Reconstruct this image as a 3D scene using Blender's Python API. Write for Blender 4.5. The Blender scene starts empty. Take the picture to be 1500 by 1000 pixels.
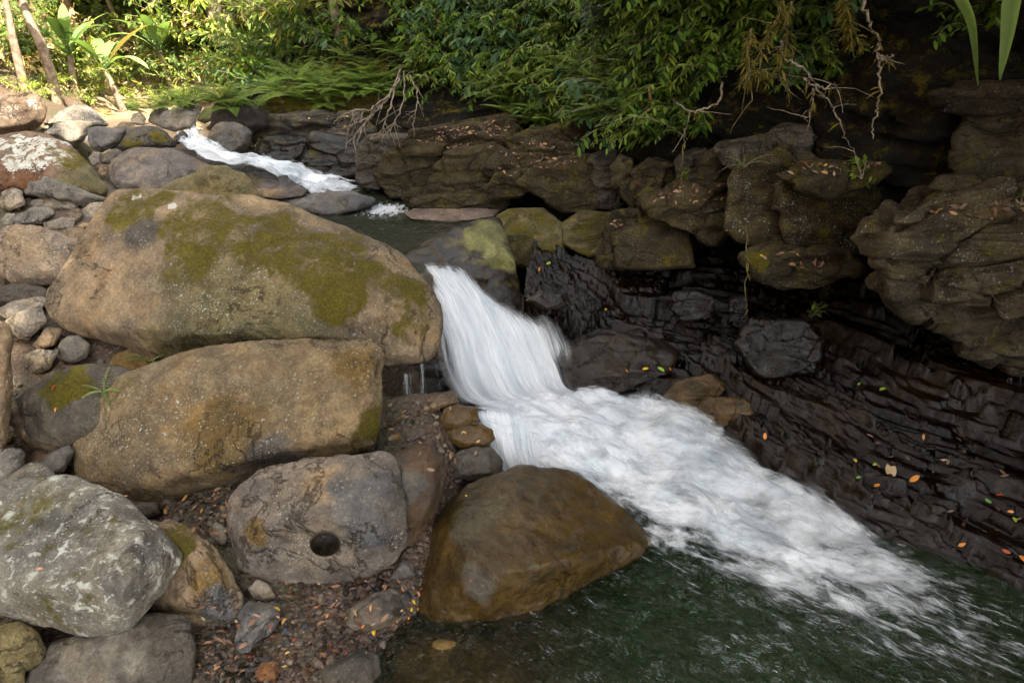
import bpy, bmesh, math, random
import numpy as np
from mathutils import Vector, Matrix
from mathutils.bvhtree import BVHTree

random.seed(7); RNG = np.random.RandomState(11)
SC = bpy.context.scene; COL = SC.collection
R = math.radians

# ------------------------------------------------------------------ camera, sky, sun, exposure
PITCH, CAMZ, FPX = R(25), 3.0, 1000.0
cam = bpy.data.cameras.new('camera'); cam.lens = 24; cam.sensor_width = 36
cam.clip_end = 1000; cam.clip_start = 0.05
camo = bpy.data.objects.new('camera', cam); COL.objects.link(camo)
camo.location = (0, 0, CAMZ); camo.rotation_euler = (R(90) - PITCH, 0, 0)
SC.camera = camo

SUN_EL, SUN_AZ = R(50), R(140)          # azimuth measured from +Y towards +X (from behind on the right, over the cliff)
w = bpy.data.worlds.new("World"); SC.world = w; w.use_nodes = True
wn, wl = w.node_tree.nodes, w.node_tree.links
bg = wn['Background']; sky = wn.new('ShaderNodeTexSky'); sky.sky_type = 'NISHITA'
sky.sun_disc = False; sky.sun_elevation = SUN_EL; sky.sun_rotation = SUN_AZ
sky.air_density = 1.0; sky.dust_density = 3.0; sky.ozone_density = 0.6
hs = wn.new('ShaderNodeHueSaturation'); hs.inputs['Saturation'].default_value = 0.22
wl.new(sky.outputs[0], hs.inputs['Color']); wl.new(hs.outputs[0], bg.inputs['Color'])
bg.inputs['Strength'].default_value = 0.13
sl = bpy.data.lights.new('sun', 'SUN'); sl.energy = 3.9; sl.angle = R(0.6); sl.color = (1, .90, .74)
so = bpy.data.objects.new('sun', sl); COL.objects.link(so)
sd = Vector((math.sin(SUN_AZ) * math.cos(SUN_EL), math.cos(SUN_AZ) * math.cos(SUN_EL), math.sin(SUN_EL)))
so.rotation_euler = sd.to_track_quat('Z', 'Y').to_euler(); so.location = sd * 30
SC.view_settings.view_transform = 'Standard'; SC.view_settings.look = 'None'
SC.view_settings.exposure = 2.85; SC.view_settings.gamma = 1
SC.cycles.use_denoising = True
SC.cycles.max_bounces = 6; SC.cycles.diffuse_bounces = 2; SC.cycles.glossy_bounces = 3
SC.cycles.transmission_bounces = 3; SC.cycles.transparent_max_bounces = 14
SC.cycles.sample_clamp_indirect = 4

# ------------------------------------------------------------------ geometry helpers
CP, SP = math.cos(PITCH), math.sin(PITCH)
def ray(px, py):
    a, b = (px - 750) / FPX, (500 - py) / FPX
    return Vector((a, CP + b * SP, -SP + b * CP))
def at(px, py, Y):                       # the world point seen in that direction at distance Y upstream
    d = ray(px, py); return Vector((0, 0, CAMZ)) + d * (Y / d.y)
def on(px, py, z):                       # ... on the level z
    d = ray(px, py); return Vector((0, 0, CAMZ)) + d * ((z - CAMZ) / d.z)
def Yz(py, z):
    d = ray(750, py); return (z - CAMZ) / d.z * d.y
def proj(P):
    x, y, z = P[:, 0], P[:, 1], P[:, 2] - CAMZ
    f = y * CP - z * SP; u = y * SP + z * CP
    return 750 + FPX * x / f, 500 - FPX * u / f
def sstep(a, b, x):
    t = np.clip((x - a) / (b - a), 0, 1); return t * t * (3 - 2 * t)

def gnoise(P, seed=0):
    P = np.asarray(P, float); I = np.floor(P).astype(np.int64); F = P - I
    U = F * F * F * (F * (F * 6 - 15) + 10); out = 0
    for c in range(8):
        o = np.array([c & 1, (c >> 1) & 1, (c >> 2) & 1]); J = I + o
        h = (J[:, 0] * 374761393 + J[:, 1] * 668265263 + J[:, 2] * 1274126177 + seed * 974711) & 0xffffffff
        h = ((h ^ (h >> 13)) * 1274126177) & 0xffffffff; h = h ^ (h >> 16)
        G = np.stack([(h & 1023) / 511.5 - 1, ((h >> 10) & 1023) / 511.5 - 1, ((h >> 20) & 1023) / 511.5 - 1], 1)
        wgt = np.prod(np.where(o == 1, U, 1 - U), 1)
        out = out + wgt * np.sum(G * (F - o), 1)
    return out * 1.3
ROT = np.array(Matrix.Rotation(0.9, 3, Vector((.5, .7, .3))))
def fbm(P, o=4, seed=0, gain=.5):
    P = np.asarray(P, float); a, s = 1, 0
    for k in range(o):
        s = s + a * gnoise(P, seed + k); P = P @ ROT.T * 2.03; a *= gain
    return s
def ridged(P, o=4, seed=0, gain=.5):
    P = np.asarray(P, float); a, s = 1, 0
    for k in range(o):
        s = s + a * (1 - 2 * np.abs(gnoise(P, seed + k))); P = P @ ROT.T * 2.03; a *= gain
    return s

def facet(x, y, seed=0, tilt=.5):
    """broken stone: each cell of a jittered lattice is a tilted plane of its own; also the distance to the cracks between cells"""
    ix, iy = np.floor(x).astype(np.int64), np.floor(y).astype(np.int64); f1 = np.full(len(x), 9.); f2 = f1.copy(); val = np.zeros(len(x))
    for ox in (-1, 0, 1):
        for oy in (-1, 0, 1):
            a, b = ix + ox, iy + oy; h = (a * 374761393 + b * 668265263 + seed * 974711) & 0xffffffff
            h = ((h ^ (h >> 13)) * 1274126177) & 0xffffffff; h = h ^ (h >> 16)
            r = [((h >> k) & 255) / 255. for k in (0, 6, 12, 18, 23)]
            dx, dy = x - (a + .15 + .7 * r[0]), y - (b + .15 + .7 * r[1]); d = np.hypot(dx, dy)
            v = r[2] - .5 + tilt * ((r[3] - .5) * dx + (r[4] - .5) * dy) * 2; nr = d < f1
            f2 = np.where(nr, f1, np.minimum(f2, d)); f1 = np.where(nr, d, f1); val = np.where(nr, v, val)
    return val, f2 - f1

def mesh(name, V, F, mats, smooth=True, uv=None, attrs=None, fmat=None):
    me = bpy.data.meshes.new(name); V = np.asarray(V, np.float32)
    if isinstance(F, np.ndarray):
        k = F.shape[1]; n = len(F); tot = np.full(n, k, np.int32); flat = F.ravel().astype(np.int32)
    else:
        tot = np.array([len(f) for f in F], np.int32); flat = np.array([i for f in F for i in f], np.int32); n = len(F)
    me.vertices.add(len(V)); me.vertices.foreach_set('co', V.ravel())
    me.loops.add(len(flat)); me.loops.foreach_set('vertex_index', flat)
    me.polygons.add(n)
    st = np.zeros(n, np.int32); st[1:] = np.cumsum(tot)[:-1]
    me.polygons.foreach_set('loop_start', st); me.polygons.foreach_set('loop_total', tot)
    me.polygons.foreach_set('use_smooth', np.full(n, smooth))
    for m in (mats if isinstance(mats, (list, tuple)) else [mats]): me.materials.append(m)
    if fmat is not None: me.polygons.foreach_set('material_index', np.asarray(fmat, np.int32))
    for k, v in (attrs or {}).items():
        v = np.asarray(v, np.float32)
        if v.ndim == 1: me.attributes.new(k, 'FLOAT', 'POINT').data.foreach_set('value', v)
        else:
            v4 = np.ones((len(v), 4), np.float32); v4[:, :3] = v
            me.attributes.new(k, 'FLOAT_COLOR', 'POINT').data.foreach_set('color', v4.ravel())
    if uv is not None:
        me.uv_layers.new(name='flow').data.foreach_set('uv', np.asarray(uv, np.float32)[flat].ravel())
    me.update(calc_edges=True); me.validate()
    return me
def link(name, data, parent=None, loc=None):
    o = bpy.data.objects.new(name, data); COL.objects.link(o)
    if parent: o.parent = parent
    if loc is not None: o.location = loc
    return o
def tag(o, label=None, cat=None, group=None, kind=None):
    if label: o['label'] = label
    if cat: o['category'] = cat
    if group: o['group'] = group
    if kind: o['kind'] = kind
    return o
def gridF(nu, nv):                       # quads of a (nu x nv) vertex grid, index i*nv+j
    i, j = np.meshgrid(np.arange(nu - 1), np.arange(nv - 1), indexing='ij'); a = (i * nv + j).ravel()
    return np.stack([a, a + nv, a + nv + 1, a + 1], 1)
def catmull(P, n):
    P = np.asarray(P, float); m = len(P); t = np.linspace(0, m - 1, n); i = np.clip(t.astype(int), 0, m - 2)
    f = (t - i).reshape((-1,) + (1,) * (P.ndim - 1)); g = lambda k: P[np.clip(k, 0, m - 1)]
    a, b, c, d = g(i - 1), g(i), g(i + 1), g(i + 2)
    return .5 * (2 * b + (c - a) * f + (2 * a - 5 * b + 4 * c - d) * f ** 2 + (3 * b - a - 3 * c + d) * f ** 3)

# ------------------------------------------------------------------ node helper and materials
class NT:
    def __init__(s, name):
        s.m = bpy.data.materials.new(name); s.m.use_nodes = True; s.t = s.m.node_tree; s.t.nodes.clear()
        s.out = s.n('OutputMaterial')
    def n(s, typ, **k):
        x = s.t.nodes.new('ShaderNode' + typ)
        for a, b in k.items(): setattr(x, a, b)
        return x
    def set(s, sock, v):
        if isinstance(v, bpy.types.NodeSocket): s.t.links.new(v, sock)
        elif v is not None:
            if hasattr(sock.default_value, '__len__') and not hasattr(v, '__len__'): v = (v,) * len(sock.default_value)
            if hasattr(v, '__len__') and len(v) == 3 and len(sock.default_value) == 4: v = (*v, 1)
            sock.default_value = v
    def math(s, op, a, b=None, c=None, clamp=False):
        x = s.n('Math', operation=op, use_clamp=clamp)
        for i, v in enumerate((a, b, c)):
            if v is not None: s.set(x.inputs[i], v)
        return x.outputs[0]
    def vmul(s, a, b):
        x = s.n('VectorMath', operation='MULTIPLY'); s.set(x.inputs[0], a); s.set(x.inputs[1], b); return x.outputs[0]
    def vadd(s, a, b):
        x = s.n('VectorMath', operation='ADD'); s.set(x.inputs[0], a); s.set(x.inputs[1], b); return x.outputs[0]
    def noise(s, vec, scale, detail=4, rough=.55, dist=0):
        x = s.n('TexNoise'); s.set(x.inputs['Vector'], vec); x.inputs['Scale'].default_value = scale
        x.inputs['Detail'].default_value = detail; x.inputs['Roughness'].default_value = rough
        x.inputs['Distortion'].default_value = dist; return x.outputs['Fac']
    def vor(s, vec, scale, feat='F1'):
        x = s.n('TexVoronoi', feature=feat); s.set(x.inputs['Vector'], vec); x.inputs['Scale'].default_value = scale
        return x.outputs['Distance'], x.outputs.get('Color')
    def rng(s, v, a, b, c=0, d=1, smooth=True):
        x = s.n('MapRange', interpolation_type='SMOOTHSTEP' if smooth else 'LINEAR'); s.set(x.inputs[0], v)
        for i, q in enumerate((a, b, c, d)): s.set(x.inputs[i + 1], q)
        return x.outputs[0]
    def mix(s, f, a, b, mode='MIX'):
        x = s.n('Mix', data_type='RGBA', blend_type=mode); s.set(x.inputs[0], f); s.set(x.inputs[6], a); s.set(x.inputs[7], b)
        return x.outputs[2]
    def attr(s, name, what='Fac'):
        return s.n('Attribute', attribute_name=name).outputs[what]
    def sep(s, c):
        x = s.n('SeparateColor'); s.set(x.inputs[0], c); return x.outputs
    def pos(s): return s.n('NewGeometry').outputs['Position']
    def bump(s, h, strength=.5, dist=.02, nrm=None):
        x = s.n('Bump'); s.set(x.inputs['Height'], h); s.set(x.inputs['Strength'], strength); x.inputs['Distance'].default_value = dist
        if nrm: s.set(x.inputs['Normal'], nrm)
        return x.outputs[0]
    def pbr(s, col, rough=.6, nrm=None, spec=.5, **k):
        x = s.n('BsdfPrincipled'); s.set(x.inputs['Base Color'], col); s.set(x.inputs['Roughness'], rough)
        s.set(x.inputs['Specular IOR Level'], spec)
        if nrm is not None: s.set(x.inputs['Normal'], nrm)
        for a, b in k.items(): s.set(x.inputs[a], b)
        return x.outputs[0]
    def mixs(s, f, a, b):
        x = s.n('MixShader'); s.set(x.inputs[0], f); s.t.links.new(a, x.inputs[1]); s.t.links.new(b, x.inputs[2]); return x.outputs[0]
    def done(s, sh):
        s.t.links.new(sh, s.out.inputs['Surface']); return s.m

def rock_material():
    t = NT('rock'); p = t.pos()
    tint = t.attr('tint', 'Color'); moss, lich, wet = t.sep(t.attr('mask', 'Color'))[:3]
    big = t.noise(p, 1.6, 5, .6, .4); mid = t.noise(p, 7, 8, .65, .3); fine = t.noise(p, 45, 8, .7); grain = t.noise(p, 190, 3, .7)
    c = t.mix(t.rng(big, .35, .65), t.vmul(tint, (.72, .72, .74)), t.vmul(tint, (1.25, 1.17, 1.05)))
    c = t.mix(t.math('MULTIPLY', t.rng(t.noise(p, 2.6, 6, .6, .8), .5, .68), .45), c, t.vmul(tint, (1.28, 1.04, .68)))
    c = t.mix(t.rng(mid, .35, .7, .75, 0), c, t.vmul(c, (.42, .42, .44)))
    c = t.mix(t.rng(fine, .42, .62, .55, 0), c, t.vmul(c, (.5, .5, .5)))
    c = t.mix(t.rng(grain, .55, .7, 0, .5), c, t.vmul(c, (1.7, 1.65, 1.55)))
    pit = t.rng(t.noise(p, 70, 6, .75), .30, .42, .65, 0); c = t.mix(pit, c, t.vmul(c, (.30, .28, .26)))
    crk = t.rng(t.math('ABSOLUTE', t.math('SUBTRACT', t.noise(p, 2.3, 9, .62, .5), .5)), 0, .016, .9, 0); crk = t.math('MULTIPLY', crk, t.rng(t.noise(p, .9, 3), .42, .58)); c = t.mix(crk, c, t.vmul(c, (.35, .33, .30)))
    # pale crusts and speckles of lichen
    vd, _ = t.vor(t.vadd(p, t.vmul(t.noise(p, 30, 2), (.03, .03, .03))), 34)
    spk = t.math('MULTIPLY', t.rng(vd, .16, .30, 1, 0), t.rng(t.noise(p, 9, 5, .7), .44, .62))
    gsp = t.math('MULTIPLY', t.rng(t.noise(p, 95, 4, .7), .56, .64), t.rng(t.noise(p, 5, 5, .7), .40, .62))
    l = t.math('MULTIPLY', t.math('MAXIMUM', spk, gsp), t.rng(lich, .02, .5), clamp=True)
    l2 = t.rng(t.math('ADD', lich, t.math('MULTIPLY', t.math('SUBTRACT', t.noise(p, 14, 7, .7, .3), .5), 1.1)), .80, .88)
    l = t.math('MAXIMUM', t.math('MULTIPLY', l, .8), l2)
    c = t.mix(t.math('MULTIPLY', l, .9), c, t.mix(t.rng(mid, .3, .7), (.62, .60, .52), (.44, .45, .37)))
    bv = t.n('TexNoise'); t.set(bv.inputs['Vector'], t.vadd(t.vmul(p, (.9, .9, 9)), t.vmul(t.noise(p, 1.7, 3), (0, 0, 5)))); bv.inputs['Scale'].default_value = 1; bv.inputs['Detail'].default_value = 7; bv.inputs['Roughness'].default_value = .68
    bed = t.math('MULTIPLY', t.attr('bed'), t.rng(bv.outputs['Fac'], .36, .52, 1, 0)); c = t.mix(t.math('MULTIPLY', bed, .7), c, t.vmul(c, (.30, .28, .25)))
    # moss
    up = t.n('SeparateXYZ'); t.set(up.inputs[0], t.n('NewGeometry').outputs['Normal'])
    mv = t.math('ADD', t.math('ADD', moss, t.math('MULTIPLY', t.math('SUBTRACT', t.noise(p, 5.5, 10, .76, .4), .5), 2.9)),
                t.math('MULTIPLY', up.outputs['Z'], .12))
    mv = t.math('ADD', mv, t.math('MULTIPLY', t.math('SUBTRACT', fine, .5), .5)); m = t.rng(mv, .42, .88)
    mc = t.mix(t.noise(p, 11, 6, .7), (.085, .075, .007), (.290, .230, .020))
    mc = t.mix(t.rng(t.noise(p, 60, 5, .7), .35, .7), t.vmul(mc, (.5, .5, .5)), mc)
    c = t.mix(t.math('MULTIPLY', m, .92), c, mc)
    # wet stone is darker and glossy
    wv = t.rng(t.math('ADD', wet, t.math('MULTIPLY', t.math('SUBTRACT', mid, .5), .5)), .25, .75)
    c = t.mix(wv, c, t.vmul(c, (.45, .42, .38)))
    rough = t.math('ADD', t.rng(wv, 0, 1, .80, .09), t.math('MULTIPLY', t.math('SUBTRACT', fine, .5), .25))
    h = t.math('ADD', t.math('ADD', t.math('MULTIPLY', mid, 1.2), t.math('MULTIPLY', fine, .45)), t.math('MULTIPLY', grain, .10))
    vc, _ = t.vor(t.vadd(p, t.vmul(t.noise(p, 6, 4), (.16, .16, .16))), 7); h = t.math('ADD', h, t.math('MULTIPLY', vc, t.rng(m, 0, 1, .9, .2)))
    h = t.math('ADD', h, t.math('MULTIPLY', t.math('MULTIPLY', m, t.noise(p, 110, 6, .85)), 1.1))
    h = t.math('ADD', h, t.math('MULTIPLY', l, .06)); h = t.math('SUBTRACT', h, t.math('MULTIPLY', t.math('ADD', t.math('ADD', pit, crk), t.math('MULTIPLY', bed, 1.6)), .35))
    nb = t.bump(h, t.rng(wv, 0, 1, .85, .38), .04)
    return t.done(t.pbr(c, rough, nb, t.rng(wv, 0, 1, .18, .30)))
M_ROCK = rock_material()

def ground_material():
    t = NT('gravel_ground'); p = t.pos()
    d, cc = t.vor(p, 26); d2, c2 = t.vor(p, 70)
    n = t.noise(p, 3, 6, .6)
    c = t.mix(n, (.05, .028, .016), (.11, .07, .045))
    c = t.mix(t.rng(d, .1, .35, .6, 0), c, t.mix(t.sep(cc)[0], (.06, .05, .04), (.20, .16, .12)))
    c = t.mix(t.rng(t.noise(p, .8, 5), .45, .6, 0, .5), c, (.035, .045, .012))
    sx = t.n('SeparateXYZ'); t.set(sx.inputs[0], p)
    c = t.mix(t.rng(sx.outputs['Y'], 13.5, 16), c, t.mix(t.rng(t.noise(p, 2.5, 7, .7), .35, .65), (.16, .11, .06), (.38, .27, .16)))
    h = t.math('ADD', t.math('MULTIPLY', d, -1), t.math('MULTIPLY', d2, -.3))
    return t.done(t.pbr(c, .65, t.bump(h, .8, .03)))
M_GROUND = ground_material()

def leaf_material(name, a, b, dry=(.2, .14, .03), trans=.3, rough=.5, spec=.16):
    t = NT(name); p = t.pos(); lv = t.attr('lv')
    oi = t.n('ObjectInfo').outputs['Random']
    c = t.mix(lv, a, b)
    c = t.mix(t.math('MULTIPLY', oi, .5), c, t.vmul(c, (.55, .62, .7)))
    c = t.mix(t.rng(lv, .955, .97), c, dry)
    c = t.mix(t.rng(t.noise(p, 25, 3), .5, .75, 0, .3), c, t.vmul(c, (1.5, 1.3, .8)))
    b1 = t.pbr(c, rough, None, spec)
    tr = t.n('BsdfTranslucent'); t.set(tr.inputs[0], t.vmul(c, (1.5, 1.6, .7)))
    return t.done(t.mixs(trans, b1, tr.outputs[0]))
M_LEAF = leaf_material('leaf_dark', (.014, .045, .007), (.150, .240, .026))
M_LEAFB = leaf_material('leaf_bright', (.13, .18, .03), (.38, .40, .09), (.55, .40, .18), trans=.4)  # paler and warmer leaf colour, so the far slope looks sunlit
M_LEAFD = leaf_material('leaf_dry', (.42, .28, .12), (.60, .48, .24), trans=.35)
M_LEAFS = leaf_material('leaf_mid', (.06, .11, .025), (.20, .26, .07), trans=.4)
M_LEAFC = leaf_material('leaf_bluish', (.030, .075, .026), (.120, .200, .070), rough=.4)
M_FERN = leaf_material('fern_leaf', (.075, .140, .015), (.260, .350, .045), trans=.35)
M_BANANA = leaf_material('banana_leaf', (.09, .17, .05), (.24, .33, .13), (.38, .26, .12), rough=.35)
def simple(name, c1, c2, scale=8, rough=.7, bump=.4, spec=.4):
    t = NT(name); p = t.pos(); n = t.noise(p, scale, 7, .65, .2)
    c = t.mix(t.rng(n, .35, .65), c1, c2); c = t.mix(t.rng(t.noise(p, scale * 6, 5, .7), .35, .6, .5, 0), c, t.vmul(c, (.5, .5, .5)))
    return t.done(t.pbr(c, rough, t.bump(n, bump, .02), spec))
M_BARK = simple('bark', (.10, .065, .04), (.30, .22, .15), 9)
M_TWIG = simple('dead_wood', (.14, .10, .07), (.36, .29, .21), 20)
M_ROOT = simple('mossy_root', (.05, .04, .012), (.20, .15, .05), 22)
def litter_material():
    t = NT('fallen_leaf'); lv = t.attr('lv'); r = t.n('ValToRGB'); t.set(r.inputs[0], lv)
    e = r.color_ramp.elements; e[0].color = (.07, .035, .02, 1); e[1].color = (.52, .34, .10, 1)
    for q, c in ((.3, (.17, .08, .04, 1)), (.6, (.26, .15, .09, 1)), (.8, (.32, .17, .09, 1)), (.92, (.45, .22, .07, 1))):
        x = e.new(q); x.color = c
    return t.done(t.pbr(r.outputs[0], .45, None, .4))
M_LITTER = litter_material()
def tone(name, c, rough=.4):
    t = NT(name); p = t.pos(); return t.done(t.pbr(t.mix(t.noise(p, 40, 4), t.vmul(c, (.6, .6, .6)), c), rough))
M_LF = {'yellow': tone('yellow_leaf', (.75, .45, .04)), 'orange': tone('orange_leaf', (.70, .25, .04)), 'red': tone('red_leaf', (.42, .07, .03)),
        'green': tone('green_leaf', (.10, .28, .04)), 'lime': tone('lime_leaf', (.30, .50, .05)), 'pink': tone('pink_leaf', (.60, .26, .15)),
        'tan': tone('tan_leaf', (.50, .36, .18))}

def foam_material(name, su, sv, k, lo, hi, col=(.88, .90, .92), wts=(.5, .25, .25)):
    """white water: streaks that run with the flow, thin where little water runs"""
    t = NT(name); uv = t.n('UVMap', uv_map='flow').outputs[0]; a = t.attr('dens'); p = t.pos()
    warp = t.vmul(t.noise(uv, 1.2, 2), (.16, .1, 0))
    q = t.vadd(uv, warp)
    s1 = t.noise(t.vmul(q, (su, sv, 1)), 1, 6, .62); s2 = t.noise(t.vmul(q, (su * 2.6, sv * 1.9, 1)), 1, 4, .6)
    s3 = t.noise(t.vmul(q, (su * .35, sv * .8, 1)), 1, 4, .55)
    s = t.math('ADD', t.math('ADD', t.math('MULTIPLY', s1, wts[0]), t.math('MULTIPLY', s2, wts[1])), t.math('MULTIPLY', s3, wts[2]))
    v = t.math('ADD', a, t.math('MULTIPLY', t.math('SUBTRACT', s, .5), k))
    al = t.rng(v, lo, hi)
    c = t.mix(t.rng(s3, .36, .60), t.vmul(col, (.86, .90, .92)), col)
    nb = t.bump(s, .03, .02)
    d = t.pbr(c, .6, nb, .2); tr = t.n('BsdfTranslucent'); t.set(tr.inputs[0], c)
    sh = t.mixs(.35, d, tr.outputs[0])
    return t.done(t.mixs(al, t.n('BsdfTransparent').outputs[0], sh))
M_FALL = foam_material('falling_water', 24, .9, 3.0, .18, 1.10, wts=(.3, .15, .55))
M_RAPID = foam_material('rapid_foam', 5, 3.2, 3.9, .22, 1.05)
M_TRICK = foam_material('trickle', 80, 2.2, 5.0, .45, 1.3)
M_VEIL = foam_material('thin_veil', 26, .9, 2.6, .35, 1.05)

def water_material(name, deep, su=3.5, sv=1.2, clear=.55, shal=.28):
    t = NT(name); uv = t.n('UVMap', uv_map='flow').outputs[0]; foam = t.attr('dens'); p = t.pos()
    h = t.math('ADD', t.noise(t.vmul(uv, (su, sv, 1)), 1.6, 5, .6, .4), t.math('MULTIPLY', t.noise(t.vmul(uv, (su, sv, 1)), 6, 3, .6, .3), .35))
    nb = t.bump(h, 1.0, .18)
    lw = t.n('Fresnel'); lw.inputs['IOR'].default_value = 1.42; t.set(lw.inputs['Normal'], nb)
    g = t.n('BsdfGlossy'); g.inputs['Roughness'].default_value = .06; t.set(g.inputs['Normal'], nb)
    trn = t.n('BsdfTransparent'); t.set(trn.inputs[0], (.62, .60, .40))
    body = t.mixs(t.math('ADD', t.math('MULTIPLY', t.attr('shal'), shal), clear), t.pbr(deep, .5, None, 0), trn.outputs[0])
    sh = t.mixs(lw.outputs[0], body, g.outputs[0])
    s = t.math('ADD', t.math('MULTIPLY', t.noise(t.vmul(uv, (su * 2.6, sv * 1.3, 1)), 1.4, 6, .62, .3), .6), t.math('MULTIPLY', t.noise(t.vmul(uv, (su * 6, sv * 3, 1)), 1.5, 4, .6), .4))
    f = t.rng(t.math('ADD', foam, t.math('MULTIPLY', t.math('SUBTRACT', s, .5), 2.4)), .45, 1.0, 0, .9)
    return t.done(t.mixs(f, sh, t.pbr((.78, .81, .85), .5, nb, .3)))
M_POOL = water_material('pool_water', (.012, .044, .009), 4.5, 2.2, .66)
M_UPOOL = water_material('upper_pool_water', (.022, .026, .012), 4, 2.5, .35)

# ------------------------------------------------------------------ the ground sheet
PYT = [1100, 1000, 900, 850, 800, 730, 650, 520, 450, 400, 300, 200, 150]
ZT = [-.02, 0, .05, .10, .17, .22, .42, .72, .92, 1.0, 1.2, 1.5, 1.65]
YT = [Yz(p, z) for p, z in zip(PYT, ZT)]
def zl(py): return float(np.interp(-py, [-p for p in PYT], ZT))
def L(y):
    return np.interp(y, [-30, 1.0] + YT + [17, 40, 140], [-.3, -.06] + ZT + [1.9, 16, 30])
STREAM = np.array([(-.45, 5.6), (-.9, 6.6), (-1.35, 7.6), (-1.6, 8.2), (-2.1, 8.6), (-3.0, 8.8), (-4.1, 9.2), (-5, 10), (-6.5, 12.5), (-9, 17)])
def dstream(x, y):
    best = np.full(np.shape(x), 1e9)
    for a, b in zip(STREAM[:-1], STREAM[1:]):
        ab = b - a; t = np.clip(((x - a[0]) * ab[0] + (y - a[1]) * ab[1]) / (ab @ ab), 0, 1)
        best = np.minimum(best, np.hypot(x - a[0] - t * ab[0], y - a[1] - t * ab[1]))
    return best
def Hground(x, y):
    x, y = np.asarray(x, float), np.asarray(y, float)
    z = L(y) + .45 * np.maximum(0, -x - 8.5) * sstep(2, 9, y) + .5 * np.maximum(0, -x - 12)
    z = z + np.minimum(2.4 * np.maximum(0, -x - (5.0 + .36 * np.maximum(y, -3))), 17) * (1 - sstep(10, 13.5, y)) + np.minimum(1.8 * np.maximum(0, -y - 4.2), 15)  # unseen steep rises left and behind, added so light falls from above
    xe = np.interp(y, [-5, 2.3, 2.8, 3.4, 4.0, 4.9, 5.6, 6.2], [-1.6, -.85, -.62, -.45, -.45, -.75, -.7, -.6])
    low = sstep(xe - .08, xe + .35, x) * (1 - sstep(5.6, 6.4, y))
    bed = np.interp(y, [-5, 4.6, 5.3, 5.8, 6.5], [-.75, -.4, .1, .5, .6]) + (.33 + .12 * np.sin(x * 3.1 + y * 2.3)) * (1 - sstep(-.45, 1.0, x + .25 * np.sin(y * 4))) * (1 - sstep(3.2, 4.4, y))
    z = z * (1 - low) + bed * low
    z = z - .5 * (1 - sstep(.55, 1.15, np.hypot((x + .78) / .5, (y - 4.85) / .5)))
    st = (1 - sstep(.7, 1.3, dstream(x, y))) * sstep(5.6, 6.4, y)
    z = z - .5 * st
    xs = np.interp(y, [5.6, 6.6, 7.6, 8.2, 8.6, 8.8, 9.2, 10, 12.5, 17], [-.45, -.9, -1.35, -1.6, -2.1, -3, -4.1, -5, -6.5, -9])
    z = z - 1.5 * sstep(.8, 1.5, x - xs) * sstep(5.5, 6.0, y) * (1 - sstep(14, 18, y))
    return z
def axis(a, b, n, c, k):
    t = np.linspace(-1, 1, n); s = np.sinh(k * t) / math.sinh(k)
    return np.where(s < 0, c + s * (c - a), c + s * (b - c))
gx, gy = axis(-90, 90, 380, -1, 4.4), axis(-30, 140, 420, 5, 4.0)
GX, GY = np.meshgrid(gx, gy, indexing='ij'); fx, fy = GX.ravel(), GY.ravel()
fz = Hground(fx, fy); n3 = np.stack([fx, fy, fz * 0], 1)
fz = fz + .05 * fbm(n3 * 1.3, 4, 3) + .012 * fbm(n3 * 9, 3, 9) + .35 * fbm(n3 * .3, 3, 5) * sstep(11, 16, fy)
gv = np.stack([fx, fy, fz], 1); gf = gridF(380, 420)
tag(link('ground', mesh('ground', gv, gf, M_GROUND)), kind='structure')

# ------------------------------------------------------------------ cliff on the far bank and the wet rock shelf below it
CL = np.array([(9, -6), (7.5, -1), (6.2, 1.6), (5.0, 3.4), (4.1, 4.6), (3.3, 5.5), (2.6, 6.4), (1.3, 7.3), (.4, 7.8), (-.3, 8.9), (-1.5, 9.6), (-3.4, 10.9), (-4.8, 13), (-6.5, 17), (-8, 24)], float)
NS, NH = 420, 190
cs = catmull(CL, NS); tg = np.gradient(cs, axis=0); tg /= np.linalg.norm(tg, axis=1)[:, None]
nrm = np.stack([-tg[:, 1], tg[:, 0]], 1)                  # towards the stream
nrm *= -np.sign(np.sum(nrm * (cs - np.array([-3, 4.])), 1))[:, None]
slope = sstep(9, 13.5, np.interp(np.arange(NS), np.linspace(0, NS - 1, len(CL)), np.arange(len(CL)))+4.0)  # 0 steep .. 1 laid back
hh = np.concatenate([np.linspace(-.6, 3.2, 140), np.linspace(3.26, 11, 50)])
foot = np.interp(cs[:, 1], [1, 4, 7, 8, 9.5, 13, 20], [.35, .45, .6, .7, 1.1, 1.4, 1.6])
Pst = np.interp(hh, [-.6, 0, .5, .9, 1.3, 1.9, 2.3, 2.8, 3.3, 4.0, 6, 11], [.3, 0, -.1, .12, .22, .12, .2, .5, 1.5, 2.3, 2.9, 3.2])  # overhang above the frame is shaped to block light from overhead
Psl = np.interp(hh, [-.6, 0, .3, .6, 1.0, 1.6, 2.4, 4, 7, 11], [.3, 0, -.15, -.5, -1.0, -1.35, -1.7, -2.4, -3.2, -4])
off = Pst[None] * (1 - slope[:, None]) + Psl[None] * slope[:, None]
cv = np.zeros((NS, NH, 3)); cv[:, :, 0] = cs[:, None, 0] + nrm[:, None, 0] * off; cv[:, :, 1] = cs[:, None, 1] + nrm[:, None, 1] * off
cv[:, :, 2] = foot[:, None] + hh[None] * (1 - .5 * slope[:, None] * sstep(2, 5, hh)[None])
fl = cv.reshape(-1, 3)
d = .22 * fbm(fl * (.9, .9, 1.4), 4, 21) + .14 * ridged(fl * (.5, .5, 3.2), 3, 31) + .03 * fbm(fl * 6, 3, 41) - .05
sc_ = np.repeat(np.concatenate([[0], np.cumsum(np.linalg.norm(np.diff(cs, axis=0), axis=1))]), NH); wz = .2 * fbm(fl * 1.1, 3, 22)
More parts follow.
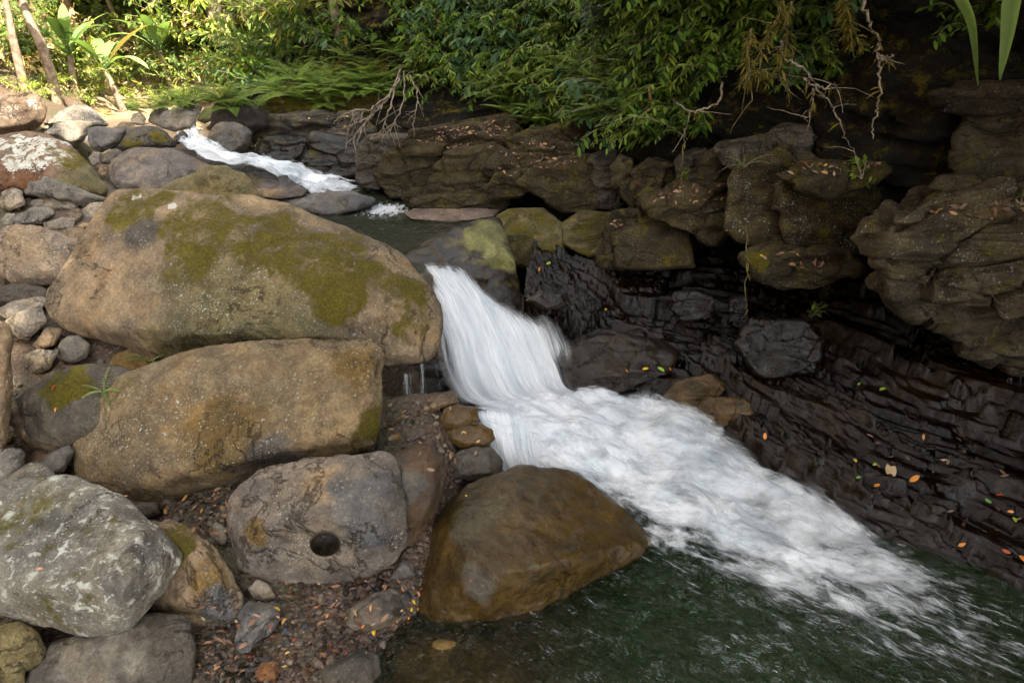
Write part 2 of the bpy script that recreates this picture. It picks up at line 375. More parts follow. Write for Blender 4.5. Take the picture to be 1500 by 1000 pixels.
d += .22 * facet(sc_ * .8 + wz, fl[:, 2] * 1.7 + wz, 15, .3)[0] + .10 * facet(sc_ * 1.9 + wz * 2, fl[:, 2] * 5 + wz * 2, 16, .5)[0]
cv = fl + np.repeat(np.concatenate([nrm, np.zeros((NS, 1))], 1), NH, 0) * d[:, None]
cf = gridF(NS, NH)
up = np.clip((cv[:, 2] - 1.2) / 1.5, 0, 1)
tag(link('cliff', mesh('cliff', cv, cf, M_ROCK, attrs={'tint': np.tile((.013, .011, .007), (len(cv), 1)) ,  # tint far darker than the stone itself: overhang shade put into the colour
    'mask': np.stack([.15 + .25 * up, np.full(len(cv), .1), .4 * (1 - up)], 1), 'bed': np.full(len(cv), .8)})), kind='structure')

EP = [on(*q) for q in ((768, 428, .80), (785, 450, .72), (806, 480, .60), (832, 520, .42), (826, 558, .22), (905, 577, .16), (1000, 600, .10), (1062, 650, .06), (1150, 702, .04), (1250, 765, .02), (1380, 815, 0), (1520, 880, -.02), (1760, 960, -.04), (2300, 1060, -.05))]
BP = [Vector(q) for q in ((.35, 8.0, .75), (.6, 7.8, .70), (.9, 7.6, .65), (1.3, 7.4, .62), (1.7, 7.2, .6), (2.0, 6.95, .6), (2.5, 6.5, .62), (2.9, 6.1, .64), (3.3, 5.6, .7), (3.7, 5.1, .66), (4.1, 4.7, .62), (4.8, 3.9, .58), (5.5, 2.9, .55), (6.6, 1.0, .5))]
NU, NVV = 520, 260
E, B = catmull([list(v) for v in EP], NU), catmull([list(v) for v in BP], NU)
tt = np.linspace(-.10, 1, NVV)
sv = E[:, None] * (1 - tt)[None, :, None] + B[:, None] * tt[None, :, None]
sl_ = np.concatenate([[0], np.cumsum(np.linalg.norm(np.diff(E, axis=0), axis=1))])
wd = np.linalg.norm(B - E, axis=1)
S2, T2 = np.meshgrid(sl_, tt, indexing='ij'); Wm = T2 * wd[:, None]
q = np.stack([S2.ravel() * .55, Wm.ravel() * 2.0 + .5 * S2.ravel() * .3, 0 * Wm.ravel()], 1)
base = sv[:, :, 2].ravel()
n1 = fbm(q * 1.1, 4, 51); n2 = ridged(q * 2.2, 4, 61)
amp = sstep(-.09, .03, T2.ravel()); sr, wr = S2.ravel(), Wm.ravel()
wx, wy = .35 * fbm(q * 2.0, 4, 52), .35 * fbm(q * 2.0, 4, 53)
c1, k1 = facet(sr * .6 + wx, wr * 1.9 + sr * .35 + wy, 5, .6); c2, k2 = facet(sr * 1.5 + wx * 2, wr * 5.0 + sr * .8 + wy * 2, 6, .9); c3, k3 = facet(sr * 4 + wx * 3, wr * 13 + sr * 2 + wy * 3, 7, 1.0)
z = base + amp * (.09 * n1 + .17 * c1 + .10 * c2 + .040 * c3 ) + .10 * sstep(-.02, .07, T2.ravel())
st = .06; ph = z / st + .4 * fbm(q * .6, 2, 71) + wr * .8; fr = ph - np.floor(ph)
z = z + amp * st * .7 * (sstep(.36, .64, fr) - fr)
z = np.where(T2.ravel() < 0, base - .5 * np.clip(-T2.ravel() * 10, 0, 1), z)
z += .012 * fbm(np.stack([S2.ravel() * 9, Wm.ravel() * 14, z * 20], 1), 3, 81)
sh = sv.reshape(-1, 3).copy(); sh[:, 2] = z
jit = amp * .015; sh[:, 0] += jit * fbm(q * 6, 3, 91); sh[:, 1] += jit * fbm(q * 6, 3, 95)
sf = gridF(NU, NVV)
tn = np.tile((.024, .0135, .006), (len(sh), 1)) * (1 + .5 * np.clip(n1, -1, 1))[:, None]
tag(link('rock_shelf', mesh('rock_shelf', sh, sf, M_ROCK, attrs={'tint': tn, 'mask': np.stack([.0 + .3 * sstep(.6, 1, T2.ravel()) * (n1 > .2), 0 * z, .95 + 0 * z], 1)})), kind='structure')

# ------------------------------------------------------------------ rocks
ICO = {}
def ico(sub):
    if sub not in ICO:
        bm = bmesh.new(); bmesh.ops.create_icosphere(bm, subdivisions=sub, radius=1)
        ICO[sub] = (np.array([v.co[:] for v in bm.verts]), np.array([[v.index for v in f.verts] for f in bm.faces])); bm.free()
    return ICO[sub]
def planes(P):
    bm = bmesh.new()
    for p in P: bm.verts.new(p)
    bmesh.ops.convex_hull(bm, input=bm.verts); bm.normal_update()
    N, D = [], []
    for f in bm.faces:
        n = f.normal
        if n.length < .5: continue
        d = n.dot(f.verts[0].co)
        if d < 0: n, d = -n, -d
        if d < 1e-4: continue
        if any((n - a).length < .06 and abs(d - b) < .03 for a, b in zip(N, D)): continue
        N.append(n.copy()); D.append(d)
    bm.free(); return np.array([n[:] for n in N]), np.array(D)
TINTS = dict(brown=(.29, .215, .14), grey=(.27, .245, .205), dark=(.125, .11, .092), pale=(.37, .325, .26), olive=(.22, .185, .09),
             gold=(.25, .165, .06), tan=(.37, .275, .175), slate=(.18, .175, .17), rust=(.24, .115, .055), cliff=(.080, .062, .030), crown=(.30, .30, .13), black=(.055, .048, .042))  # cliff tint is lowered to carry the dimmer light of the far bank
SEED = [100]; ROCKS = []
def rock(label, out, name='boulder', cat='boulder', tint='brown', zb=None, Y=None, D=None, lean=None, front=(), bulge=.22, moss=0, lich=.15, wet=0,
         p=44, sub=5, amp=.75, strata=0, spots=(), group=None, wetz=None, hole=None, back=.72, grow=1, box=0, bed=0):
    SEED[0] += 17; sd = SEED[0]
    o = np.array(out, float); o = o.mean(0) + (o - o.mean(0)) * grow; out = [tuple(q) for q in o]; pyb, pyt = o[:, 1].max(), o[:, 1].min()
    if Y is None: Y = Yz(pyb, zl(pyb) - .02 if zb is None else zb)
    t = Y / ray(750, pyb).y; h = (pyb - pyt) / FPX * t; wdt = (o[:, 0].max() - o[:, 0].min()) / FPX * t
    if lean is None: lean = .45 * h
    if D is None: D = .75 * math.sqrt(h * wdt)
    yy = lambda py: Y + lean * (pyb - py) / max(pyb - pyt, 1)
    S = np.array([at(a, b, yy(b))[:] for a, b in out]); C = S.mean(0)
    vd = C - np.array([0, 0, CAMZ]); vd /= np.linalg.norm(vd)
    pts = [S, C + (S - C) * back + vd * D, C + (S - C) * .88 + vd * D * .45]
    if bulge: pts.append(C + (S - C) * .62 - vd * D * bulge)
    if box: pts += [C + (S - C) * .94 - vd * box, C + (S - C) * 1.0 - vd * box * .5]
    if front: pts.append(np.array([at(a, b, yy(b) - c)[:] for a, b, c in front]))
    P = np.concatenate(pts); lo, hi = P.min(0), P.max(0); c0, sc = (lo + hi) / 2, (hi - lo) / 2
    Q = (P - c0) / sc; Qc = Q.mean(0); Q -= Qc
    N, Dn = planes([Vector(v) for v in Q])
    dirs, F = ico(sub)
    A = np.maximum(dirs @ N.T, 0) / Dn[None]
    Ap = A ** p; r = Ap.sum(1) ** (-1 / p) * (1 + .55 / p)
    nn = Ap @ N; nn = nn / np.linalg.norm(nn, axis=1)[:, None] / sc; nn /= np.linalg.norm(nn, axis=1)[:, None]
    W = c0 + (dirs * r[:, None] + Qc) * sc
    size = float(np.mean(sc))
    dsp = size * amp * (.085 * fbm(W * (.9 / size), 4, sd) + .05 * ridged(W * (1.9 / size), 3, sd + 5) - .03)
    dsp += amp * (.010 * fbm(W * 9, 3, sd + 9))
    if sub >= 6: dsp += amp * .0035 * fbm(W * 34, 3, sd + 13)
    if strata: 
        k = W * (.6, .6, 4.2) / max(size, .25); k[:, 2] += .6 * fbm(W * 1.5, 2, sd + 21)
        dsp += strata * size * (.07 * ridged(k, 3, sd + 23) - .03)
        a_ = (W[:, 0] - W[:, 1]) / max(size, .3) * 1.3 + .25 * fbm(W * 3, 2, sd + 24); b_ = W[:, 2] / max(size, .3) * 3.2 + .3 * fbm(W * 2, 2, sd + 25)
        f_, k_ = facet(a_, b_, sd, .5); dsp += strata * size * (.20 * f_ - .10 * (1 - sstep(0, .10, k_)))
    W = W + nn * dsp[:, None]
    if hole:
        px, py = proj(W); e = np.hypot((px - hole[0]) / hole[2], (py - hole[1]) / hole[3])
        vn = W - np.array([0, 0, CAMZ]); fr = np.sum(vn * nn, 1) < 0; vn /= np.linalg.norm(vn, axis=1)[:, None]
        W = W + vn * ((1 - sstep(.80, 1.05, e)) * fr * hole[4])[:, None]
    tn = np.tile(np.array(TINTS[tint] if isinstance(tint, str) else tint), (len(W), 1))
    ms, lc, wt = np.full(len(W), float(moss)), np.full(len(W), float(lich)), np.full(len(W), float(wet))
    if wetz is not None: wt = np.maximum(wt, 1 - sstep(wetz, wetz + .12, W[:, 2] + .08 * fbm(W * 4, 2, sd + 3)))
    if spots:
        px, py = proj(W); dist = np.linalg.norm(W - np.array([0, 0, CAMZ]), axis=1)
        nz = .45 * fbm(W * (3.2 / max(size, .2)), 4, sd + 31)
        for kind, a, b, rad, *ex in spots:
            e = np.hypot(px - a, py - b); near = e < max(8, e.min() + 2); i = np.where(near)[0][np.argmin(dist[near])]
            m = sstep(-.05, .45, 1 - np.linalg.norm(W - W[i], axis=1) / (rad / FPX * dist[i]) + nz)
            if kind == 'moss': ms = np.maximum(ms, m * (ex[0] if ex else .66))
            elif kind == 'bare': ms = ms * (1 - m)
            elif kind == 'lich': lc = np.maximum(lc, m * (ex[0] if ex else 1))
            elif kind == 'dry': wt = wt * (1 - m)
            elif kind == 'wet': wt = np.maximum(wt, m * (ex[0] if ex else 1))
            else: tn = tn * (1 - m[:, None]) + np.array(TINTS[kind]) * m[:, None]
    loc = np.array([W[:, 0].mean(), W[:, 1].mean(), W[:, 2].min()])
    me = mesh(name, W - loc, F, M_ROCK, attrs={'tint': tn, 'mask': np.stack([ms, lc, wt], 1), 'bed': np.full(len(W), float(bed))})
    ob = tag(link(name, me, None, loc), label, cat, group); ROCKS.append((W, F))
    return ob

# --- the big boulders of the near bank
rock('huge long boulder with green moss over its back, lying beside the waterfall', [(66, 437), (70, 458), (100, 480), (150, 497), (210, 520), (300, 520), (420, 508), (545, 515), (620, 530), (637, 520), (644, 480), (640, 450), (615, 410), (590, 380), (565, 360), (530, 345), (460, 315), (400, 292), (350, 288), (300, 290), (220, 277), (180, 276), (160, 288), (148, 320), (118, 370), (85, 415)],
     tint=(.31, .235, .15), zb=.72, amp=.5, D=1.1, lean=.95, sub=7, p=70, bulge=0, lich=.28, front=[(160, 345, .16), (250, 352, .30), (350, 368, .32), (470, 395, .30), (590, 435, .16), (100, 450, .08), (200, 482, .27), (330, 492, .30), (480, 494, .28), (600, 500, .10)],
     spots=[('moss', 200, 295, 50), ('moss', 300, 330, 90), ('moss', 400, 345, 80), ('moss', 490, 370, 80), ('moss', 505, 430, 55, .9), ('moss', 430, 380, 50), ('moss', 580, 420, 60), ('moss', 610, 470, 40, .6), ('moss', 540, 400, 60), ('lich', 247, 296, 12), ('lich', 198, 282, 12), ('lich', 320, 400, 110, .6), ('tan', 385, 450, 22), ('tan', 140, 400, 50), ('tan', 110, 430, 45), ('olive', 350, 505, 160), ('dark', 200, 335, 40)])  # tan spots paint sun flecks and the lit left face
rock('long blocky brown boulder propped under the huge mossy one', [(103, 658), (115, 625), (150, 575), (190, 545), (240, 527), (310, 502), (380, 496), (440, 499), (480, 497), (545, 494), (562, 515), (563, 545), (550, 590), (555, 630), (545, 655), (480, 668), (400, 690), (300, 712), (215, 730), (180, 733), (120, 712), (103, 690)],
     tint=(.30, .225, .13), zb=.2, amp=.5, D=.8, lean=.5, sub=7, p=70, bulge=0, lich=.3, front=[(240, 550, .16), (330, 532, .13), (450, 524, .12), (540, 528, .08), (226, 702, .16), (300, 690, .2), (400, 662, .2), (520, 640, .14)],
     spots=[('lich', 240, 600, 30, .72), ('lich', 228, 645, 20, .7), ('lich', 256, 596, 14, .8), ('moss', 552, 620, 32, .9), ('moss', 520, 655, 22), ('moss', 170, 570, 40, .35), ('gold', 510, 530, 45), ('gold', 330, 640, 80), ('lich', 160, 650, 70, .55), ('dark', 400, 680, 60)])
rock('grey brown boulder with a round hole bored into its face', [(330, 748), (345, 720), (390, 685), (470, 668), (565, 660), (580, 672), (588, 720), (598, 785), (585, 818), (540, 850), (500, 856), (440, 858), (390, 851), (345, 832), (337, 800)],
     tint=(.255, .215, .175), zb=.07, D=.6, lean=.38, sub=7, p=40, amp=.6, bulge=.06, lich=.22, hole=(476, 796, 22, 18, .34), front=[(350, 780, .1), (450, 760, .2), (550, 760, .15)],
     spots=[('lich', 420, 735, 50, .5), ('lich', 425, 815, 40, .6), ('gold', 365, 785, 22), ('tan', 470, 700, 40), ('lich', 588, 800, 16, .72), ('slate', 545, 740, 70)])
rock('smooth dark brown rock pressed against the end of the holed boulder', [(572, 672), (600, 655), (630, 653), (648, 670), (652, 700), (640, 745), (615, 785), (600, 806), (584, 800), (572, 720)],
     tint=(.16, .11, .07), zb=.12, D=.5, lean=.3, sub=6, amp=.6, wet=.5, lich=.02, spots=[('slate', 588, 715, 34)])
rock('big golden brown wet rock washed over by the foaming stream', [(620, 900), (624, 840), (640, 765), (690, 715), (760, 688), (830, 695), (885, 730), (945, 790), (930, 815), (860, 838), (800, 872), (760, 905), (700, 916), (640, 913)],
     tint=(.175, .118, .036), zb=-.06, amp=.5, grow=1.05, D=.55, lean=.95, sub=7, p=70, bulge=0, lich=0, wet=1.0, front=[(655, 778, .24), (735, 838, .32), (800, 826, .27), (870, 806, .17), (655, 860, .16)], spots=[('grey', 690, 860, 30), ('olive', 700, 745, 50), ('wet', 880, 800, 80), ('wet', 640, 850, 40)])
rock('large grey boulder crusted with white speckles and a cracked corner', [(-60, 735), (0, 712), (60, 702), (110, 700), (140, 722), (182, 733), (240, 790), (262, 812), (247, 850), (182, 928), (130, 930), (60, 916), (0, 896), (-60, 880)],
     tint=(.27, .255, .215), zb=.2, amp=.5, grow=1.03, D=.6, lean=.62, sub=7, p=80, bulge=0, lich=.75, front=[(190, 848, .24), (205, 782, .17), (40, 862, .22), (165, 908, .12), (110, 725, .04)], spots=[('moss', 50, 740, 70, .45), ('moss', 110, 810, 80, .3), ('moss', 80, 920, 40, .5), ('slate', 225, 805, 30)])
rock('brown rock with mossy back wedged beside the speckled boulder', [(222, 768), (262, 766), (312, 798), (342, 838), (357, 880), (347, 910), (312, 920), (250, 905), (222, 890), (205, 830)],
     tint='brown', zb=.02, D=.4, lean=.3, sub=6, moss=.1, lich=.2, spots=[('moss', 260, 785, 35, .8), ('gold', 300, 855, 30), ('slate', 320, 900, 30)])
rock('dark broken rock slab beneath the speckled boulder', [(35, 990), (70, 945), (160, 920), (230, 898), (272, 905), (285, 935), (278, 1015), (150, 1030), (30, 1020)], tint='dark', zb=-.05, D=.45, lean=.3, sub=6, p=24, lich=.15, moss=.05, spots=[('grey', 130, 960, 60)])
rock('rounded mossy stone below the speckled boulder, the upper of two', [(-12, 918), (30, 909), (55, 925), (67, 950), (60, 972), (30, 985), (-15, 965)], 'stone', 'stone', tint='olive', zb=.06, D=.25, moss=.2)
rock('rounded mossy stone in the bottom corner beneath another round one', [(-15, 955), (18, 950), (34, 970), (36, 1000), (20, 1015), (-15, 1010)], 'stone', 'stone', tint='olive', zb=.0, D=.2, moss=.25)
rock('upright rock with a split orange edge cut by the frame', [(-60, 470), (8, 468), (20, 500), (18, 560), (11, 630), (0, 668), (-60, 668)], tint='tan', zb=.55, D=.4, lean=.15, sub=5, lich=.4, spots=[('brown', -10, 600, 60)])
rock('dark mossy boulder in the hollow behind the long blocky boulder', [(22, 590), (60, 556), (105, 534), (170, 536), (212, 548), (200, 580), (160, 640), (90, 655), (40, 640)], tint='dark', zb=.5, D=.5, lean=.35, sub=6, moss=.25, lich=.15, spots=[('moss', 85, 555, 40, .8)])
rock('lumpy rock in the hollow among the boulders, tinted orange tan as if sunlit', [(12, 610), (22, 596), (45, 584), (70, 575), (100, 561), (124, 570), (132, 598), (108, 652), (60, 656), (24, 640)], tint='tan', zb=.42, D=.2, lean=.2, sub=6, lich=.1, amp=1.4, spots=[('olive', 95, 625, 35)])  # the tan tint stands for warm sun on this lump
rock('greenish grey rock at the frame edge above the speckled boulder', [(-40, 665), (5, 656), (30, 657), (38, 668), (34, 690), (5, 712), (-40, 712)], 'stone', 'stone', tint='slate', zb=.38, D=.25, moss=.3, lich=.5)
rock('lichen spotted brown stone just over the speckled boulder', [(-10, 715), (20, 692), (45, 678), (66, 680), (84, 700), (60, 722), (0, 735)], 'stone', 'stone', tint='grey', zb=.33, D=.3, lich=.6, moss=.15)
rock('flat brown shard leaning by the end of the long blocky boulder', [(55, 680), (75, 662), (102, 652), (108, 662), (95, 690), (70, 700)], 'stone', 'stone', tint='slate', zb=.36, D=.2)
rock('small brown round stone in the dark gap under the huge boulder', [(86, 508), (98, 492), (115, 489), (131, 505), (128, 524), (107, 534), (91, 526)], 'stone', 'stone', tint='grey', zb=.70, D=.2, sub=4)
rock('wedge shaped stone beside the round one in the dark gap', [(33, 522), (58, 510), (86, 513), (76, 540), (58, 547), (40, 540)], 'stone', 'stone', tint='grey', zb=.66, D=.2, sub=4)
rock('narrow slanting stone tucked under the square grey block', [(47, 506), (70, 479), (92, 482), (78, 505), (55, 514)], 'stone', 'stone', tint='brown', zb=.78, D=.2, sub=4)
rock('square pale grey block at the foot of the huge boulder', [(8, 471), (25, 458), (62, 449), (69, 470), (42, 499), (24, 493)], 'stone', 'stone', tint='pale', zb=.82, D=.2, p=26, lich=.3)
rock('flat pale stone resting on top of the square grey block', [(-10, 458), (20, 440), (58, 432), (71, 441), (60, 452), (10, 466)], 'stone', 'stone', tint='pale', zb=.93, D=.25, lean=.25, lich=.3)
rock('brown stone half buried under the huge boulder near the tiny fern', [(160, 535), (165, 520), (190, 512), (225, 520), (230, 545), (190, 555)], 'stone', 'stone', tint='gold', zb=.6, D=.2, sub=4)
rock('small bluish pebble by the half buried brown stone', [(135, 530), (145, 524), (155, 527), (156, 538), (142, 541)], 'stone', 'stone', tint='slate', zb=.64, D=.12, sub=4)
rock('square white speckled boulder standing at the left of the huge one', [(-10, 352), (8, 331), (40, 327), (70, 338), (112, 350), (117, 362), (90, 412), (62, 420), (10, 412), (-15, 395)], tint=(.33, .26, .195), zb=1.0, D=.5, lean=.3, sub=6, p=22, lich=.6, spots=[('tan', 30, 345, 40)])
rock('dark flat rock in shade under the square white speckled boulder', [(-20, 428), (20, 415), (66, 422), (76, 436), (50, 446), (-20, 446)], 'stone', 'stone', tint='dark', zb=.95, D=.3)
rock('dark wet rock washed over by the thin side veil of the fall', [(690, 620), (760, 600), (850, 640), (885, 722), (800, 750), (735, 728), (700, 680)], tint='slate', Y=3.93, lean=.62, D=.5, sub=6, wet=1, lich=0, bulge=0)
rock('black wet rock added to darken the hollow behind the thin trickles', [(540, 535), (600, 528), (668, 530), (676, 585), (640, 606), (560, 612), (540, 585)], tint='black', Y=5.0, lean=.1, D=.4, sub=6, wet=1, lich=0, bulge=0, strata=.6)  # added dark backdrop, its black stands for the shade inside the cavity
# --- stones of the upper pile
for lab, tint, zb, o in (
    ('long flat grey green slab on top of the stone pile', 'grey', 1.22, [(33, 266), (66, 257), (100, 270), (157, 293), (125, 302), (70, 292), (38, 284)]),
    ('upright angular pale stone at the frame edge of the pile', 'pale', 1.2, [(2, 282), (16, 274), (33, 280), (37, 300), (15, 309), (2, 303)]),
    ('thin pale slab lying under the long grey green slab', 'pale', 1.18, [(45, 294), (80, 287), (95, 290), (118, 298), (112, 308), (82, 306), (48, 304)]),
    ('smooth rounded slab tilted in the middle of the pile', 'grey', 1.13, [(11, 325), (45, 305), (72, 303), (81, 313), (62, 328), (20, 332)]),
    ('pale oblong stone in front of the tilted rounded slab', 'pale', 1.1, [(64, 326), (92, 318), (112, 320), (107, 334), (78, 339), (66, 336)]),
    ('angular stone with a flat lit top touching the huge boulder', 'pale', 1.13, [(122, 306), (134, 298), (157, 296), (154, 312), (140, 325), (122, 322)]),
    ('leaning stone in the pile between two pale ones', 'brown', 1.14, [(94, 320), (102, 308), (116, 305), (120, 318), (112, 328)]),
    ('little cube of stone below the angular flat topped one', 'grey', 1.06, [(118, 335), (127, 328), (137, 332), (134, 344), (121, 345)]),
    ('small brown nub of rock beside the thin pale slab', 'brown', 1.2, [(34, 292), (44, 288), (50, 296), (44, 303), (35, 301)]),
    ('dull stone behind the square white speckled boulder', 'grey', 1.1, [(0, 322), (10, 312), (22, 314), (20, 328), (4, 334)]),
    ('brown stone half hidden behind the square speckled boulder', 'brown', 1.04, [(84, 348), (100, 334), (124, 335), (128, 350), (112, 362)])):
    rock(lab, o, 'stone', 'stone', tint=tint, zb=zb, sub=5, lich=.3, moss=.05, lean=.12, group='stones of the upper pile')
# --- boulders further up
rock('big rounded boulder with a broad white lichen patch', [(-70, 215), (-30, 200), (20, 192), (60, 192), (95, 208), (125, 236), (150, 262), (158, 284), (110, 290), (60, 280), (0, 278), (-70, 280)], tint=(.28, .19, .13), zb=1.28, D=1.0, lean=.6, sub=7, p=12, lich=.1, spots=[('lich', 40, 212, 52, .86), ('lich', 78, 218, 30, .86), ('lich', 0, 205, 34, .84), ('moss', 105, 220, 25), ('rust', 20, 260, 40), ('olive', 130, 260, 40)])  # the rust coloured spot paints an orange sunlit patch
rock('reddish brown boulder with an overhanging notch at the frame edge', [(-40, 150), (0, 142), (28, 135), (56, 138), (67, 160), (65, 178), (50, 192), (0, 196), (-40, 196)], tint=(.17, .125, .09), zb=1.6, D=1.0, sub=6, lich=.1, spots=[('lich', 48, 145, 12, .8), ('lich', 5, 165, 14, .75)])
rock('flat mossy stone in front of the reddish boulder', [(-10, 182), (10, 174), (28, 173), (24, 184), (0, 194), (-10, 194)], 'stone', 'stone', tint='olive', zb=1.6, moss=.3)
rock('pale humped boulder behind the white lichen boulder', [(62, 182), (88, 162), (112, 150), (135, 160), (158, 183), (130, 192), (90, 192)], tint='grey', zb=1.58, D=.8, sub=6, lich=.35)
rock('grey boulder with a dark cut face in front of the pale hump', [(65, 196), (88, 178), (130, 177), (136, 180), (124, 204), (110, 214), (92, 210)], tint='grey', zb=1.48, D=.6, sub=6, lich=.25)
rock('dark slate rock between the cut boulder and the mossy oval one', [(130, 190), (142, 185), (184, 190), (176, 208), (148, 224), (131, 212)], tint='slate', zb=1.45, D=.5, lich=.05)
rock('oval dark boulder with moss along its crown', [(157, 212), (174, 196), (208, 184), (236, 187), (250, 200), (260, 215), (225, 219), (172, 223)], tint='dark', zb=1.44, D=.6, sub=6, p=12, lich=.25, spots=[('moss', 225, 195, 14, .8), ('moss', 190, 200, 22, .5)])
rock('broad smooth grey boulder lying before the mossy oval one', [(154, 252), (166, 230), (188, 219), (232, 216), (270, 226), (312, 246), (300, 262), (260, 284), (190, 282), (164, 277)], tint=(.23, .2, .175), zb=1.22, D=.8, lean=.7, sub=6, p=12, lich=.1)
rock('long low grey rock sloping down beside the upper cascade', [(228, 219), (262, 217), (320, 226), (380, 243), (430, 262), (452, 280), (440, 292), (390, 292), (330, 285), (280, 262)], tint=(.14, .125, .115), zb=1.13, D=.5, lean=1.0, sub=6, p=14, lich=.05, moss=.0, spots=[('moss', 360, 262, 24, .6), ('wet', 320, 230, 50), ('wet', 400, 250, 40), ('brown', 385, 280, 25)])
rock('pointed brown mossy boulder behind the huge one', [(222, 284), (240, 276), (268, 268), (288, 252), (306, 243), (332, 244), (360, 258), (378, 280), (380, 300), (330, 310), (250, 306)], tint='olive', zb=1.15, D=.6, sub=6, lich=.2, moss=.12)
rock('flat dark river rock at the head of the upper pool', [(408, 293), (440, 286), (498, 280), (540, 285), (553, 292), (530, 306), (482, 318), (450, 314)], tint='slate', zb=.97, D=.5, lean=.5, sub=6, p=12, lich=.03, wetz=1.0)
rock('smooth dome rock at the waterfall lip, its pale green crown painted as sunlit', [(588, 382), (604, 366), (640, 345), (700, 322), (732, 317), (742, 345), (746, 378), (763, 430), (762, 464), (742, 470), (700, 445), (655, 415), (612, 400)], tint=(.06, .052, .042), zb=.66, D=.5, lean=1.25, sub=6, p=14, amp=.6, lich=.02, wet=.8, grow=1.03, spots=[('crown', 716, 338, 50), ('crown', 736, 368, 36), ('dry', 720, 340, 60), ('dry', 738, 370, 40), ('moss', 735, 390, 40, .4), ('wet', 640, 380, 60), ('wet', 720, 430, 60)])  # crown spots paint sunlight on the top of the dome
rock('flat pinkish slab at the edge of the upper pool', [(590, 311), (620, 303), (700, 301), (736, 304), (722, 318), (664, 325), (602, 321)], 'rock_slab', 'rock slab', tint=(.33, .25, .20), zb=.99, D=.3, lean=.5, lich=.05, amp=.5, bulge=.05)
rock('dark block perched over the upper cascade', [(311, 184), (316, 158), (330, 149), (364, 150), (388, 165), (386, 184), (362, 196), (325, 196)], tint=(.07, .062, .058), zb=1.62, D=.7, lean=.2, sub=5, p=50, grow=1.1, lich=.05)
rock('wet black boulder standing in the upper cascade', [(307, 204), (312, 190), (326, 179), (352, 184), (367, 196), (366, 210), (354, 222), (340, 230), (318, 218)], tint='slate', zb=1.46, D=.45, lean=.2, sub=5, wet=.9, grow=1.1, lich=0)
for lab, tint, zb, o in (
    ('rounded boulder at the head of the upper cascade', 'grey', 1.6, [(232, 186), (248, 168), (268, 160), (290, 166), (286, 186), (255, 194)]),
    ('pale boulder on the skyline of the stony bank', 'pale', 1.66, [(260, 154), (278, 144), (297, 154), (292, 168), (268, 168)]),
    ('slanting grey slab leaning on the rounded boulder', 'grey', 1.62, [(228, 184), (240, 164), (262, 156), (268, 162), (250, 178), (238, 188)]),
    ('mossy low rock between the pale boulder and the dark block', 'olive', 1.66, [(288, 176), (298, 160), (318, 158), (320, 172), (300, 182)]),
    ('round whitish stone on the far bank by the little fern', 'pale', 1.64, [(191, 182), (194, 168), (206, 164), (214, 174), (212, 184)]),
    ('low brown stone behind the oval mossy boulder', 'brown', 1.56, [(164, 190), (178, 178), (194, 180), (200, 190), (180, 196)]),
    ('grey stone on the far bank left of the slanting slab', 'grey', 1.62, [(218, 178), (222, 164), (236, 156), (248, 160), (240, 176), (228, 184)]),
    ('little wet black rock breaking the head of the cascade', 'black', 1.63, [(252, 208), (258, 196), (268, 191), (276, 198), (272, 208), (260, 212)]),
    ('squat stone tucked beside the broad smooth grey boulder', 'dark', 1.36, [(148, 240), (152, 226), (168, 217), (180, 222), (166, 240)]),
    ('pale pebble under the white lichen boulder', 'pale', 1.4, [(130, 232), (136, 222), (147, 224), (148, 240), (136, 244)]),
    ('small round stone in the shade beside the pale pebble', 'brown', 1.32, [(143, 252), (148, 243), (157, 244), (158, 256), (148, 258)]),
    ('dark rock behind the slate one on the left bank', 'dark', 1.56, [(160, 196), (168, 186), (185, 186), (196, 194), (180, 200)])):
    rock(lab, o, 'stone', 'stone', tint=tint, zb=zb, sub=4, lich=.2, lean=.15, wet=.9 if 'wet' in lab else 0, group='stones along the upper stream')
# --- wet rocks beside and below the fall
for lab, tint, zb, o, sp in (
    ('wet golden block beside the main fall, the upper of a stack', 'gold', .42, [(644, 612), (652, 598), (672, 592), (697, 596), (702, 615), (672, 628), (650, 625)], 0),
    ('wet rounded brown rock lying on the stack beside the fall', 'gold', .30, [(648, 632), (655, 620), (690, 614), (722, 630), (727, 642), (712, 656), (678, 656), (655, 646)], 0),
    ('wet dark faceted rock at the bottom of the stack beside the fall', 'slate', .18, [(655, 690), (668, 664), (692, 656), (722, 655), (738, 676), (730, 700), (690, 704), (662, 702)], 0),
    ('flat tan block with water trickling onto it', 'brown', .5, [(618, 588), (630, 576), (664, 571), (672, 590), (640, 600), (622, 600)], 0),
    ('reddish wet stone beneath the thin trickling veil', 'rust', .45, [(558, 606), (572, 596), (594, 592), (598, 602), (580, 610), (562, 612)], 0),
    ('upright wedge of wet brown stone under the trickle', 'rust', .36, [(600, 622), (606, 596), (616, 585), (626, 606), (622, 625), (610, 632)], 0),
    ('glossy reddish brown stone above the holed boulder', 'rust', .3, [(560, 656), (566, 640), (584, 632), (598, 640), (596, 652), (576, 660)], 0),
    ('small bluish pebble between the reddish wet stones', 'slate', .38, [(588, 632), (594, 625), (604, 626), (606, 634), (596, 638)], 0),
    ('mossy brown wedge below the trickling veil', 'olive', .3, [(608, 650), (618, 630), (632, 622), (632, 640), (622, 652)], 0),
    ('flat dark wet rock in the shade behind the dome rock', 'black', .72, [(768, 440), (790, 425), (830, 430), (836, 446), (800, 456)], 0)):
    rock(lab, o, 'wet_stone', 'stone', tint=tint, zb=zb, sub=5, lich=0, wet=.75, lean=.15, group='wet stones beside the fall')
rock('grey twisted stone standing on the leaf strewn gravel', [(343, 950), (350, 905), (366, 880), (402, 878), (411, 890), (396, 922), (366, 958), (346, 958)], 'stone', 'stone', tint='slate', zb=.03, D=.2, lean=.25, lich=.05, amp=1.6)
